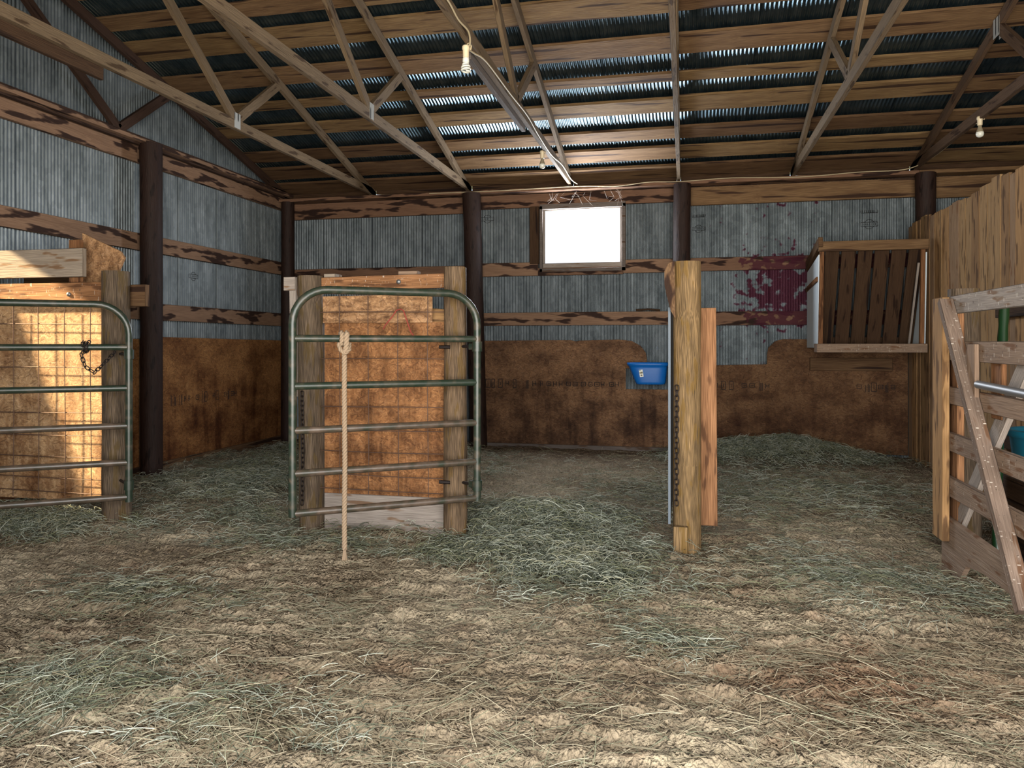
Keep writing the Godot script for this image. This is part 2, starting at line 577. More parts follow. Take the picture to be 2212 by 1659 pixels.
func rust_tex() -> NoiseTexture2D:
	var rt := NoiseTexture2D.new()
	rt.noise = noise(135, 0.02, FastNoiseLite.TYPE_SIMPLEX_SMOOTH, 5)
	rt.width = 512; rt.height = 512; rt.seamless = true
	var ramp := Gradient.new()
	ramp.offsets = PackedFloat32Array([0.0, 0.3, 0.5, 0.7, 1.0])
	ramp.colors = PackedColorArray([Color(0.14, 0.19, 0.14), Color(0.20, 0.19, 0.15), Color(0.27, 0.225, 0.185), Color(0.34, 0.285, 0.24), Color(0.38, 0.33, 0.29)])
	rt.color_ramp = ramp
	return rt

func zmat(t: Texture2D, rough := 0.5, metal := 0.6) -> StandardMaterial3D:
	var m := flat(Color.WHITE, rough, metal)
	m.albedo_texture = t
	return m

# ---------------------------------------------------------------- ready
func _ready() -> void:
	rng.seed = 7
	# camera: level, turned 12.7 degrees to the left of the barn's depth, lens shifted down
	var cam := Camera3D.new()
	cam.name = "camera"
	add_child(cam)
	cam.position = Vector3(0, H, 0)
	cam.rotation.y = atan(374.0 / 1661.0)
	var near := 0.05
	cam.set_frustum(2.0 * near * 829.5 / 1661.0, Vector2(0, near * (745.0 - 829.5) / 1661.0), near, 200.0)
	cam.current = true
	# sky, exposure
	var we := WorldEnvironment.new()
	we.name = "environment"
	var env := Environment.new()
	var sky := Sky.new()
	var sm := ProceduralSkyMaterial.new()
	sm.sky_top_color = Color(0.62, 0.72, 0.88)
	sm.sky_horizon_color = Color(0.88, 0.91, 0.95)
	sm.sky_curve = 0.2
	sm.ground_bottom_color = Color(0.5, 0.47, 0.4)
	sm.ground_horizon_color = Color(0.8, 0.8, 0.78)
	sky.sky_material = sm
	env.background_mode = Environment.BG_SKY
	env.sky = sky
	env.background_energy_multiplier = 1.0
	env.tonemap_mode = Environment.TONE_MAPPER_LINEAR
	env.tonemap_exposure = 2.1
	env.sdfgi_enabled = true
	env.ssao_enabled = true
	env.ssil_enabled = true
	we.environment = env
	add_child(we)
	# hazy sun from the left, nearly along the front wall
	var sun := DirectionalLight3D.new()
	sun.name = "sun"
	add_child(sun)
	sun.look_at_from_position(Vector3.ZERO, Vector3(1.0, -0.6, -0.35))
	sun.light_color = Color(1.0, 0.90, 0.72)
	sun.light_energy = 5.0
	sun.light_angular_distance = 3.5
	sun.shadow_enabled = true

	# daylight coming in through the wide open front behind the viewer, and through the small back window
	daylight("front_daylight", Vector3(0.7, 1.45, 0.20), Vector3(0.7, 2.3, -5.0), Vector2(5.2, 2.6), 30.0, Color(1.0, 0.985, 0.96))
	daylight("window_daylight", Vector3(-1.18, 2.48, BACK - 0.03), Vector3(-1.0, 2.7, BACK + 2.0), Vector2(0.84, 0.58), 7.0, Color(0.93, 0.96, 1.0))

	make_materials()
	setup_ground()
	build_floor()
	build_back_wall()
	build_left_wall()
	build_other_walls()
	build_ceiling()
	build_trusses()
	build_wall_posts()
	build_linings()
	build_stall_posts()
	build_left_stall_front()
	build_centre_stall_front()
	build_gates()
	build_right_post_things()
	build_hay_rack()
	build_bucket()
	build_plank_partition()
	build_wooden_gate()
	build_lamps()
	build_hay()

func daylight(called: String, at: Vector3, to: Vector3, size: Vector2, energy: float, col: Color) -> void:
	var l := AreaLight3D.new()
	l.name = called
	add_child(l)
	l.look_at_from_position(at, to)
	l.area_size = size
	l.area_normalize_energy = true
	l.light_energy = energy
	l.light_color = col
	l.area_range = 30.0
	l.shadow_enabled = true

# ---------------------------------------------------------------- floor
func setup_ground() -> void:
	n_low = noise(1, 0.55, FastNoiseLite.TYPE_SIMPLEX_SMOOTH, 2)
	n_mid = noise(2, 2.6, FastNoiseLite.TYPE_SIMPLEX_SMOOTH, 4)
	n_mid.fractal_type = FastNoiseLite.FRACTAL_RIDGED
	n_fine = noise(3, 7.0, FastNoiseLite.TYPE_SIMPLEX_SMOOTH, 3)
	n_patch = noise(4, 0.9, FastNoiseLite.TYPE_SIMPLEX_SMOOTH, 4)
	# x, z, radius x, radius z, amount, mound height
	blobs = [
		[-1.0, -5.05, 0.50, 0.40, 1.0, 0.05], [-0.75, -4.35, 0.45, 0.30, 0.9, 0.03], [-0.5, -3.92, 0.36, 0.24, 0.7, 0.015],
		[-0.35, -3.55, 0.26, 0.18, 0.35, 0.01], [-0.09, -3.15, 0.2, 0.13, 0.5, 0.01], [0.95, -4.1, 0.55, 0.35, 0.5, 0.01],
		[-4.2, -4.25, 0.45, 0.22, 1.0, 0.06], [-3.6, -5.9, 0.8, 0.8, 0.9, 0.04], [-3.3, -7.4, 1.1, 0.9, 0.7, 0.04],
		[-2.1, -2.25, 0.42, 0.22, 0.8, 0.02], [-1.3, -2.2, 0.26, 0.14, 0.7, 0.02], [1.15, -8.35, 0.6, 0.34, 1.0, 0.17], [0.45, -8.3, 0.5, 0.35, 0.8, 0.08],
		[0.8, -6.4, 1.1, 1.0, 0.6, 0.03], [-2.2, -4.28, 0.5, 0.16, 0.6, 0.01], [-1.25, -4.22, 0.3, 0.16, 0.5, 0.01],
		[-0.3, -6.3, 0.6, 0.7, 0.35, 0.01], [-2.5, -3.2, 0.4, 0.2, 0.4, 0.01], [0.45, -4.55, 0.4, 0.2, 0.5, 0.01], [-2.9, -4.7, 0.5, 0.3, 0.5, 0.01]]

func hay_at(x: float, z: float) -> float:
	var s := 0.0
	for b in blobs:
		var u: float = (x - b[0]) / b[2]
		var w: float = (z - b[1]) / b[3]
		var q := u * u + w * w
		if q < 6.0:
			s += b[4] * exp(-q)
	return s

func ground(x: float, z: float) -> float:
	var y := n_low.get_noise_2d(x, z) * 0.035
	var wx := x + n_patch.get_noise_2d(x * 2.0, z * 2.0) * 0.25
	y += n_mid.get_noise_2d(wx * 0.55, z * 1.25) * 0.032
	var rip := n_fine.get_noise_2d(x * 0.55 + n_mid.get_noise_2d(x * 0.4, z * 0.4) * 0.08, z)
	y += (absf(rip) * 1.6 - 0.4) * 0.024 + n_fine.get_noise_2d(x * 2.1 + 30.0, z * 2.6) * 0.006
	for b in blobs:
		var u: float = (x - b[0]) / b[2]
		var w: float = (z - b[1]) / b[3]
		var q := u * u + w * w
		if q < 5.0:
			y += b[5] * exp(-q)
	# soil heaped below the middle panel, and the floor levels out at the walls
	y += 0.05 * exp(-pow((x + 1.85) / 0.35, 2.0) - pow((z + 4.52) / 0.16, 2.0))
	return y * smoothstep(-9.2, -8.6, z) - 0.012

func steps(a: float, b: float, d: float) -> Array:
	var out := []
	var k := ceili((b - a) / d)
	for j in k + 1:
		out.append(a + (b - a) * j / k)
	return out

func build_floor() -> void:
	var xs := [-5.3, -5.05] + steps(-5.0, 3.0, 0.022) + [3.3, 4.0, 5.2, 6.3, 7.3]
	var zs := [-9.2, -9.0] + steps(-8.97, -5.6, 0.03) + steps(-5.58, -1.7, 0.017) + [-1.5, -1.2, -0.9, -0.5, -0.1, 0.2, 0.4]
	var g := G.new()
	g.colored = true
	var nx := xs.size()
	var hs := PackedFloat32Array()
	hs.resize(nx * zs.size())
	for j in zs.size():
		for k in nx:
			hs[j * nx + k] = ground(xs[k], zs[j])
	for j in zs.size():
		for k in nx:
			var x: float = xs[k]
			var z: float = zs[j]
			var k0 := maxi(k - 1, 0)
			var k1 := mini(k + 1, nx - 1)
			var j0 := maxi(j - 1, 0)
			var j1 := mini(j + 1, zs.size() - 1)
			var nn := Vector3(-(hs[j * nx + k1] - hs[j * nx + k0]) / (xs[k1] - xs[k0]), 1.0, -(hs[j1 * nx + k] - hs[j0 * nx + k]) / (zs[j1] - zs[j0])).normalized()
			var p := n_patch.get_noise_2d(x, z)
			var q := n_patch.get_noise_2d(x * 3.1 + 40.0, z * 3.1)
			var col := Color(0.235, 0.185, 0.128).lerp(Color(0.42, 0.355, 0.255), clampf(0.5 + p * 1.1 + q * 0.5, 0.0, 1.0))
			var red := exp(-pow((x - 0.62) / 0.55, 2.0) - pow((z + 2.95) / 0.35, 2.0)) * 0.8 + clampf(q * 1.4 - 0.35, 0.0, 0.5)
			col = col.lerp(Color(0.20, 0.12, 0.075), clampf(red, 0.0, 0.8))
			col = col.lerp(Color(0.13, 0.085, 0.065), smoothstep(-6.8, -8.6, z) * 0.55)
			col = col.lerp(Color(0.105, 0.105, 0.068), clampf(hay_at(x, z) * 0.7, 0.0, 0.75))
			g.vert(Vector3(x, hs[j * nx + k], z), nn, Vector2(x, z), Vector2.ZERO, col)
	for j in zs.size() - 1:
		for k in nx - 1:
			var a := j * nx + k
			g.i.append_array([a, a + 1, a + nx, a + 1, a + nx + 1, a + nx])
	var o := MeshInstance3D.new()
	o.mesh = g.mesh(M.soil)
	o.name = "floor"
	o.set_meta("kind", "structure")
	o.set_meta("label", "trampled brown dirt floor of the barn strewn with hay")
	add_child(o)
	# the yard outside
	var f := bx(Vector3(-60, -0.4, -60), Vector3(60, -0.16, 60))
	var y := MeshInstance3D.new()
	y.mesh = f.mesh(M.field)
	y.name = "ground"
	y.set_meta("kind", "structure")
	y.set_meta("label", "pale dry yard around the barn")
	add_child(y)

# ---------------------------------------------------------------- corrugated iron
# o: lower left corner, u: unit vector across the waves, up: along them, nrm: towards the room; lo and hi: heights at both ends
func corrugated(o: Vector3, u: Vector3, up: Vector3, nrm: Vector3, width: float, lo0: float, hi0: float, lo1: float, hi1: float, fit := Rect2(), pitch := 0.034, amp := 0.0055) -> G:
	var g := G.new()
	var m := maxi(2, int(round(width / pitch * 8.0)))
	var off := ru()
	for k in m + 1:
		var s := width * k / m
		var ph := s / pitch * TAU
		var nn := (nrm + u * (sin(ph) * amp * TAU / pitch)).normalized()
		var base := o + u * s + nrm * (cos(ph) * amp)
		var f := float(k) / m
		var a := lerpf(lo0, lo1, f)
		var b := lerpf(hi0, hi1, f)
		for y in [a, b]:
			var uv := Vector2(s / 0.9, -y / 1.4) + off
			if fit.size.x > 0.0:
				uv = Vector2((s - fit.position.x) / fit.size.x, 1.0 - (y - fit.position.y) / fit.size.y)
			g.vert(base + up * y, nn, uv)
	for k in m:
		g.quad(k * 2, k * 2 + 1, k * 2 + 3, k * 2 + 2)
	return g

func marks(o: Vector3, u: Vector3, up: Vector3, nrm: Vector3, cells: Array, th: float) -> G:
	# flat printed strokes: each cell is [x0, y0, x1, y1] in metres from o
	var g := G.new()
	for c in cells:
		var a: Vector3 = o + u * c[0] + up * c[1]
		var b: Vector3 = o + u * c[2] + up * c[3]
		g.beam(a, b, th, 0.0012, nrm, 0.0002)
	return g

func badge_strokes(w: float) -> Array:
	# an outlined bar across a round outline, with a dark illegible line of lettering in the bar
	var c := []
	var r := w * 0.3
	var prev := Vector2(r, 0)
	for k in range(1, 17):
		var p := Vector2(cos(TAU * k / 16), sin(TAU * k / 16)) * r
		if absf(p.y) > w * 0.12 or absf(prev.y) > w * 0.12:
			c.append([prev.x, prev.y, p.x, p.y])
		prev = p
	for s in [-1, 1]:
		c.append([-w * 0.5, s * w * 0.13, w * 0.5, s * w * 0.13])
		c.append([s * w * 0.5, -w * 0.13, s * w * 0.5, w * 0.13])
	for k in 7:
		c.append([-w * 0.36 + k * w * 0.12, -w * 0.05, -w * 0.36 + k * w * 0.12, w * 0.05])
	return c

func build_back_wall() -> void:
	var wall := setting("wall_back", "corrugated iron back wall with rough sawn girts")
	var cuts := [-5.05, -4.5, -3.84, -3.18, -2.52, -1.69, -0.68, -0.12, 0.25, 0.91, 1.57, 2.48, 4.8, 7.3]
	for k in cuts.size() - 1:
		var x: float = cuts[k]
		var w: float = cuts[k + 1] - x + 0.02
		var o := Vector3(x, 0, BACK - 0.05 - 0.001 * (k % 2))
		if k == 5:
			part("sheet", corrugated(o, Vector3.RIGHT, Vector3.UP, Vector3.BACK, w, -0.1, 2.1, -0.1, 2.1), M.zinc, wall)
			part("sheet", corrugated(o, Vector3.RIGHT, Vector3.UP, Vector3.BACK, w, 2.84, 3.06, 2.84, 3.06), M.zinc, wall)
		elif k == 8 or k == 9:
			part("sheet", corrugated(o, Vector3.RIGHT, Vector3.UP, Vector3.BACK, w, -0.1, 3.06, -0.1, 3.06, Rect2(-0.1 - (0.66 if k == 9 else 0.0), 1.0, 1.5, 1.4)), M.zinc_red, wall)
		else:
			part("sheet", corrugated(o, Vector3.RIGHT, Vector3.UP, Vector3.BACK, w, -0.1, 3.06, -0.1, 3.06), M.zinc, wall)
	# girts: [x0, x1, y0, y1]
	var gs := [
		[-5.0, -2.5, 1.44, 1.59, M.girt_b], [-2.5, -0.06, 1.43, 1.585, M.girt], [-0.06, 0.12, 1.43, 1.58, M.girt_b], [0.12, 2.4, 1.42, 1.575, M.girt_red], [2.4, 7.2, 1.43, 1.58, M.girt_b],
		[-5.0, -2.5, 2.01, 2.16, M.girt_b], [-2.5, -1.7, 2.02, 2.18, M.girt], [-0.70, 0.05, 2.03, 2.185, M.girt], [0.05, 2.4, 2.035, 2.185, M.girt_red], [2.4, 7.2, 2.03, 2.18, M.girt_b],
		[-5.0, -2.5, 2.79, 2.99, M.girt_b], [-2.5, -0.06, 2.83, 2.99, M.girt_b], [-0.06, 2.4, 2.78, 2.985, M.brown], [2.4, 7.2, 2.76, 2.985, M.brown]]
	for q in gs:
		part("girt", bx(Vector3(q[0], q[2], BACK - 0.04), Vector3(q[1], q[3], BACK)), q[4], wall)
	part("girt", bx(Vector3(-1.70, 2.02, BACK - 0.04), Vector3(-0.70, 2.11, BACK)), M.girt_b, wall)
	# flat top plate
	for q in [[-5.0, -2.6], [-2.6, -0.05], [-0.05, 2.4], [2.4, 7.2]]:
		part("top_plate", bx(Vector3(q[0], 2.995, BACK - 0.06), Vector3(q[1], 3.035, BACK + 0.14)), M.girt_b if q[0] < 0 else M.brown, wall)
	part("base_board", bx(Vector3(-2.6, -0.12, BACK - 0.03), Vector3(0.0, 0.03, BACK + 0.035)), M.gray_c, wall)
	# printed marks on the sheets
	for q in [[1.95, 2.51, 0.17], [0.15, 2.52, 0.14], [-2.33, 2.72, 0.16]]:
		part("stamp", marks(Vector3(q[0], q[1], BACK - 0.045), Vector3.RIGHT, Vector3.UP, Vector3.BACK, badge_strokes(q[2]), 0.005), M.ink, wall)
	for q in [[1.95, 2.65, 0.17], [0.15, 2.67, 0.14]]:
		var c := []
		for k in 10:
			c.append([-q[2] * 0.5 + k * q[2] / 9.0, -0.012, -q[2] * 0.5 + k * q[2] / 9.0, 0.012])
		c.append([-q[2] * 0.5, -0.016, q[2] * 0.5, -0.016])
		part("stamp", marks(Vector3(q[0], q[1], BACK - 0.045), Vector3.RIGHT, Vector3.UP, Vector3.BACK, c, 0.006), M.ink, wall)
	# window
	var win := setting("window_1", "small bright window high in the back wall")
	var x0 := -1.645
	var x1 := -0.715
	for q in [[x0 - 0.035, 2.06, x0, 2.84], [x1, 2.06, x1 + 0.045, 2.84], [x0 - 0.035, 2.80, x1 + 0.045, 2.86], [x0 - 0.035, 2.06, x1 + 0.045, 2.10]]:
		part("frame", bx(Vector3(q[0], q[1], BACK - 0.07), Vector3(q[2], q[3], BACK + 0.012)), M.gray_c, win)
	part("stud", bx(Vector3(-1.80, 2.16, BACK - 0.04), Vector3(-1.69, 2.84, BACK + 0.005), 1), M.dark, win)
	part("sash_rail", bx(Vector3(x0, 2.10, BACK - 0.06), Vector3(x1, 2.165, BACK - 0.02)), M.white_wood, win)
	part("sash_rail", bx(Vector3(x0, 2.79, BACK - 0.06), Vector3(x1, 2.825, BACK - 0.02)), M.white_wood, win)
	for x in [x0, x1 - 0.022]:
		part("sash_stile", bx(Vector3(x, 2.165, BACK - 0.06), Vector3(x + 0.022, 2.79, BACK - 0.02), 1), M.white_wood, win)
	part("pane", bx(Vector3(x0 + 0.02, 2.16, BACK - 0.043), Vector3(x1 - 0.02, 2.795, BACK - 0.039)), M.glass, win)

func build_left_wall() -> void:
	var wall := setting("wall_left", "corrugated iron end wall with horizontal girts and gable")
	var top := func(z: float) -> float: return 3.14 + SLOPE * (z + 8.95) if z < RIDGE else 3.14 + SLOPE * (RIDGE + 8.95) - SLOPE * (z - RIDGE)
	var cuts := [0.28, -0.6, -1.6, -2.6, -3.3, -3.98, -4.29, RIDGE, -4.95, -5.6, -6.24, -6.9, -7.56, -8.2, -9.0]
	for k in cuts.size() - 1:
		var z: float = cuts[k]
		var z1: float = cuts[k + 1]
		var o := Vector3(LEFT - 0.05 - 0.001 * (k % 2), 0, z)
		var w := z - z1 + (0.015 if k != 5 else 0.0)
		var a := Vector3.FORWARD
		if k == 5:
			part("sheet", corrugated(o, a, Vector3.UP, Vector3.RIGHT, w, -0.1, 0.42, -0.1, 1.88), M.zinc, wall)
			part("sheet", corrugated(o, a, Vector3.UP, Vector3.RIGHT, w, 2.15, top.call(z), 2.15, top.call(z1)), M.zinc, wall)
		else:
			part("sheet", corrugated(o, a, Vector3.UP, Vector3.RIGHT, w, -0.1, top.call(z), -0.1, top.call(z1)), M.zinc, wall)
	for q in [[1.44, 1.60], [2.09, 2.25], [2.91, 3.065]]:
		for s in [[-8.95, -6.25], [-6.25, -4.35]]:
			part("girt", bx(Vector3(LEFT - 0.04, q[0], s[0]), Vector3(LEFT, q[1], s[1]), 2), M.girt if q[0] < 3.0 else M.girt_b, wall)
		part("girt", bx(Vector3(LEFT - 0.04, q[0], -3.95), Vector3(LEFT, q[1], 0.2), 2), M.girt_b, wall)
	part("top_plate", bx(Vector3(LEFT - 0.05, 3.068, -8.95), Vector3(LEFT + 0.13, 3.106, -6.2), 2), M.girt, wall)
	part("top_plate", bx(Vector3(LEFT - 0.05, 3.068, -6.2), Vector3(LEFT + 0.13, 3.106, 0.2), 2), M.girt, wall)
	part("base_board", bx(Vector3(LEFT - 0.03, -0.12, -8.9), Vector3(LEFT + 0.035, 0.06, -5.2), 2), M.brown_b, wall)
	part("stamp", marks(Vector3(LEFT - 0.043, 1.92, -7.15), Vector3.FORWARD, Vector3.UP, Vector3.RIGHT, badge_strokes(0.15), 0.004), M.ink, wall)

func build_other_walls() -> void:
	var f := setting("wall_front", "front wall around the wide barn door behind the viewer")
	part("panel", bx(Vector3(-5.1, -0.15, 0.22), Vector3(-2.9, 3.1, 0.32)), M.dark, f)
	part("panel", bx(Vector3(3.4, -0.15, 0.22), Vector3(7.3, 3.1, 0.32)), M.dark, f)
	part("header", bx(Vector3(-2.9, 2.85, 0.22), Vector3(3.4, 3.1, 0.32)), M.dark, f)
	var r := setting("wall_right", "far end wall of the barn beyond the plank partition")
	var poly := PackedVector2Array([Vector2(-9.05, -0.15), Vector2(0.32, -0.15), Vector2(0.32, 3.1), Vector2(RIDGE, 4.36), Vector2(-9.05, 3.1)])
	var g := G.new()
	g.prism(poly, 0.08, Transform3D(Basis(Vector3(0, 0, 1), Vector3.UP, Vector3(-1, 0, 0)), Vector3(7.25, 0, 0)))
	part("panel", g, M.dark, r)

# ---------------------------------------------------------------- roof
func build_ceiling() -> void:
	var roof := setting("ceiling", "underside of the corrugated iron roof on board purlins")
	var dir := Vector3(0, SLOPE, 1).normalized()
	var nrm := Vector3(0, -1, SLOPE).normalized()
	var cut := -5.35
	while cut < 7.3:
		var w := 0.66
		var o := Vector3(cut, 3.17 - SLOPE * 0.2, -9.15)
		var ln := (RIDGE + 9.15) / dir.z
		part("roof_sheet", corrugated(o, Vector3.RIGHT, dir, nrm, w + 0.012, 0.0, ln, 0.0, ln), M.zinc_roof, roof)
		cut += w
	var dir2 := Vector3(0, -SLOPE, 1).normalized()
	var g := G.new()
	var ln2 := (0.75 - RIDGE) / dir2.z
	g.box(Vector3(12.7, 0.02, ln2), Transform3D(Basis(Vector3.RIGHT, dir2.cross(Vector3.RIGHT), dir2), Vector3(1.0, 4.42, RIDGE) + dir2 * ln2 * 0.5), 2)
	part("roof_sheet", g, M.zinc_roof, roof)
	# board purlins: [near edge z, far edge z]
	var rows := [[-4.42, -4.60], [-4.82, -5.05], [-5.22, -5.45], [-5.68, -5.84], [-6.00, -6.25], [-6.52, -6.77], [-7.03, -7.16], [-7.42, -7.645], [-7.94, -8.143], [-8.31, -8.55], [-8.69, -8.96]]
	var bays := [[-5.04, -2.54], [-2.54, -0.07], [-0.07, 2.37], [2.37, 7.25]]
	var mats := [M.brown, M.brown_b, M.brown_c]
	var rise := Vector3(0, SLOPE, 1).normalized()
	var perp := Vector3(0, 1, -SLOPE).normalized()
	for k in rows.size():
		for b in bays.size():
			var z0: float = rows[k][0] + rng.randf_range(-0.012, 0.012)
			var z1: float = rows[k][1] + rng.randf_range(-0.02, 0.02)
			var zc := (z0 + z1) * 0.5
			var p := Vector3((bays[b][0] + bays[b][1]) * 0.5, 3.117 + SLOPE * (zc + 8.95), zc) + perp * 0.016
			var gg := G.new()
			var tilt := rng.randf_range(-0.004, 0.004)
			var bas := Basis(Vector3.RIGHT, perp, rise) * Basis(Vector3.UP, tilt)
			gg.box(Vector3(bays[b][1] - bays[b][0] + 0.01, 0.030, (z0 - z1) / rise.z), Transform3D(bas, p), 0, 0.003, ru())
			part("purlin", gg, mats[rng.randi() % 3], roof)
	for z in [-3.9, -3.2, -2.4, -1.6, -0.8, 0.0]:
		var gg2 := G.new()
		gg2.box(Vector3(12.2, 0.03, 0.2), Transform3D(Basis(Vector3.RIGHT, dir2.cross(Vector3.RIGHT), dir2), Vector3(1.1, 4.335 - SLOPE * (z - RIDGE) + 0.02, z)), 0, 0.003, ru())
		part("purlin", gg2, M.brown, roof)
	# blocking boards at the eave; small gaps under some of them let daylight in
	var xs := [-5.0, -3.78, -2.54, -1.3, -0.07, 1.155, 2.37, 3.6, 7.2]
	for k in xs.size() - 1:
		var a := 0.0
		if k in [1, 2, 5]:
			a = 0.03
		var gb := G.new()
		gb.box(Vector3(xs[k + 1] - xs[k] - 0.045, 0.135, 0.03), Transform3D(Basis(Vector3(0, 0, 1), a * (1.0 if k % 2 == 0 else -1.0)), Vector3((xs[k] + xs[k + 1]) * 0.5, 3.108 + a * 0.66, BACK - 0.05)), 0, 0.003, ru())
		part("eave_block", gb, M.dark, roof)

func truss_side(t: Node3D, x: float, zh: float, dirz: float, mat: Material, plates: int) -> void:
	# half of a truss from its heel at zh to the ridge; dirz = +1 runs towards the viewer
	var top := func(d: float) -> float: return 3.055 + SLOPE * d
	var heel := 0.0
	var rd := absf(RIDGE - zh)
	var P := func(d: float, y: float) -> Vector3: return Vector3(x, y, zh + dirz * d)
	part("top_chord", bm(P.call(heel - 0.02, top.call(-0.02) + 0.007), P.call(rd, top.call(rd) + 0.007), 0.038, 0.089), mat, t)
	var node: Vector3 = P.call(3.02, 3.13)
	var sh := Vector3(0.0, 0.0, 0.0)
	part("web", bm(node, P.call(2.30, top.call(2.30)), 0.037, 0.085, Vector3.RIGHT.cross(Vector3(0, 1, dirz)).normalized() if false else Vector3.UP), mat, t)
	part("web", bm(node + sh, P.call(rd - 0.05, top.call(rd) - 0.06), 0.037, 0.085), mat, t)
	if plates > 0:
		for s in [-1, 1]:
			part("gusset_plate", bx(node + Vector3(s * 0.021 - 0.001, -0.07, -0.045), node + Vector3(s * 0.021 + 0.001, 0.06, 0.045), 1, 0.0003), M.plate, t, "perforated metal plate")
	if plates > 1:
		var q: Vector3 = P.call(2.32, top.call(2.32))
		for s in [-1, 1]:
			part("gusset_plate", bx(q + Vector3(s * 0.021 - 0.001, -0.10, -0.06), q + Vector3(s * 0.021 + 0.001, 0.05, 0.06), 1, 0.0003), M.plate, t, "perforated metal plate")

func build_trusses() -> void:
	var xs := [-4.94, -3.775, -2.54, -1.30, -0.07, 1.155, 2.37, 3.6, 4.82]
	var labels := [
		"dark wooden roof truss standing against the corrugated left end wall",
		"roof truss above the left stall front with a short dark board under its chord",
		"wooden roof truss with perforated metal plate, second free truss from the left end wall",
		"wooden roof truss carrying the spiral bulb and a bare bulb left of the window",
		"wooden roof truss seen edge-on as one upright strip right of the window",
		"wooden roof truss right of the edge-on truss, joined above the hay rack",
		"dark wooden roof truss carrying the bare bulb on the right above the plank wall",
		"roof truss beyond the plank partition",
		"last roof truss towards the far right end"]
	for k in xs.size():
		var x: float = xs[k]
		var t := thing("roof_truss", labels[k], "roof truss", Vector3(x, 3.05, BACK), "roof trusses")
		var m: Material = M.truss if k in [1, 2, 3, 5] else (M.truss_dark if k == 0 else M.truss_b)
		if k == 4: m = M.truss
		part("bottom_chord", bm(Vector3(x, 3.095, BACK - 0.03), Vector3(x, 3.095, 0.2), 0.038, 0.089), m, t)
		truss_side(t, x, BACK, 1.0, m, [0, 1, 1, 0, 0, 0, 2, 0, 0][k])
		truss_side(t, x, 0.15, -1.0, m, 0)
		if k == 3:
			part("splice_board", bm(Vector3(x - 0.04, 3.055, -4.7), Vector3(x - 0.04, 3.055, -6.4), 0.036, 0.089), M.gray_c, t)
		if k == 1:
			part("nailed_board", bm(Vector3(x - 0.035, 3.04, -1.6), Vector3(x - 0.035, 3.04, -4.42), 0.03, 0.14), M.dark, t, "short dark board under the chord")

# ---------------------------------------------------------------- poles
func pole_mesh(a: Vector3, b: Vector3, r0: float, r1: float, segs := 22, rings := 14, rough := 0.03, sd := 0) -> G:
	var g := G.new()
	var f := noise(500 + sd, 1.0, FastNoiseLite.TYPE_SIMPLEX_SMOOTH, 3)
	var off := ru()
	for k in rings + 1:
		var s := float(k) / rings
		var c := a.lerp(b, s)
		var r := lerpf(r0, r1, s)
		for j in segs + 1:
			var an := TAU * j / segs
			var o := Vector3(cos(an), 0, sin(an))
			var rr := r * (1.0 + f.get_noise_3d(o.x * 1.3, s * 2.5, o.z * 1.3) * rough * 2.0 + f.get_noise_3d(o.x * 6.0, s * 1.2, o.z * 6.0) * rough)
			g.vert(c + o * rr, o, Vector2(float(j) / segs * 2.0, a.distance_to(b) * s / 1.6) + off, Vector2(float(j) / segs, s))
	for k in rings:
		for j in segs:
			var q := k * (segs + 1) + j
			g.quad(q, q + 1, q + segs + 2, q + segs + 1)
	var top := g.v.size() - segs - 1
	var ctr := g.vert(b + Vector3(0, 0.004, 0), Vector3.UP, off)
	var ring := []
	for j in segs + 1:
		ring.append(g.vert(g.v[top + j], Vector3.UP, off + Vector2(cos(TAU * j / segs), sin(TAU * j / segs)) * 0.1))
	for j in segs:
		g.tri(ctr, ring[j], ring[j + 1])
	return g

func build_wall_posts() -> void:
	var ps := [
		[Vector3(-4.86, -0.1, -6.27), Vector3(-4.87, 3.07, -6.27), 0.095, 0.10, "thick dark pole against the left end wall behind the left gate"],
		[Vector3(-4.90, -0.1, -8.86), Vector3(-4.90, 3.0, -8.86), 0.085, 0.08, "dark pole in the back left corner of the barn"],
		[Vector3(-2.38, -0.1, -8.80), Vector3(-2.48, 3.0, -8.82), 0.10, 0.11, "dark pole on the back wall behind the middle gate's right side"],
		[Vector3(-0.06, -0.1, -8.80), Vector3(-0.03, 3.0, -8.82), 0.10, 0.095, "dark pole on the back wall right of the window"],
		[Vector3(2.46, -0.1, -8.82), Vector3(2.46, 3.0, -8.82), 0.10, 0.10, "dark pole on the back wall rising behind the plank partition"]]
	for k in ps.size():
		solo("wall_post", pole_mesh(ps[k][0], ps[k][1], ps[k][2], ps[k][3], 18, 10, 0.02, k), M.wall_pole, ps[k][4], "post", "dark wall poles")

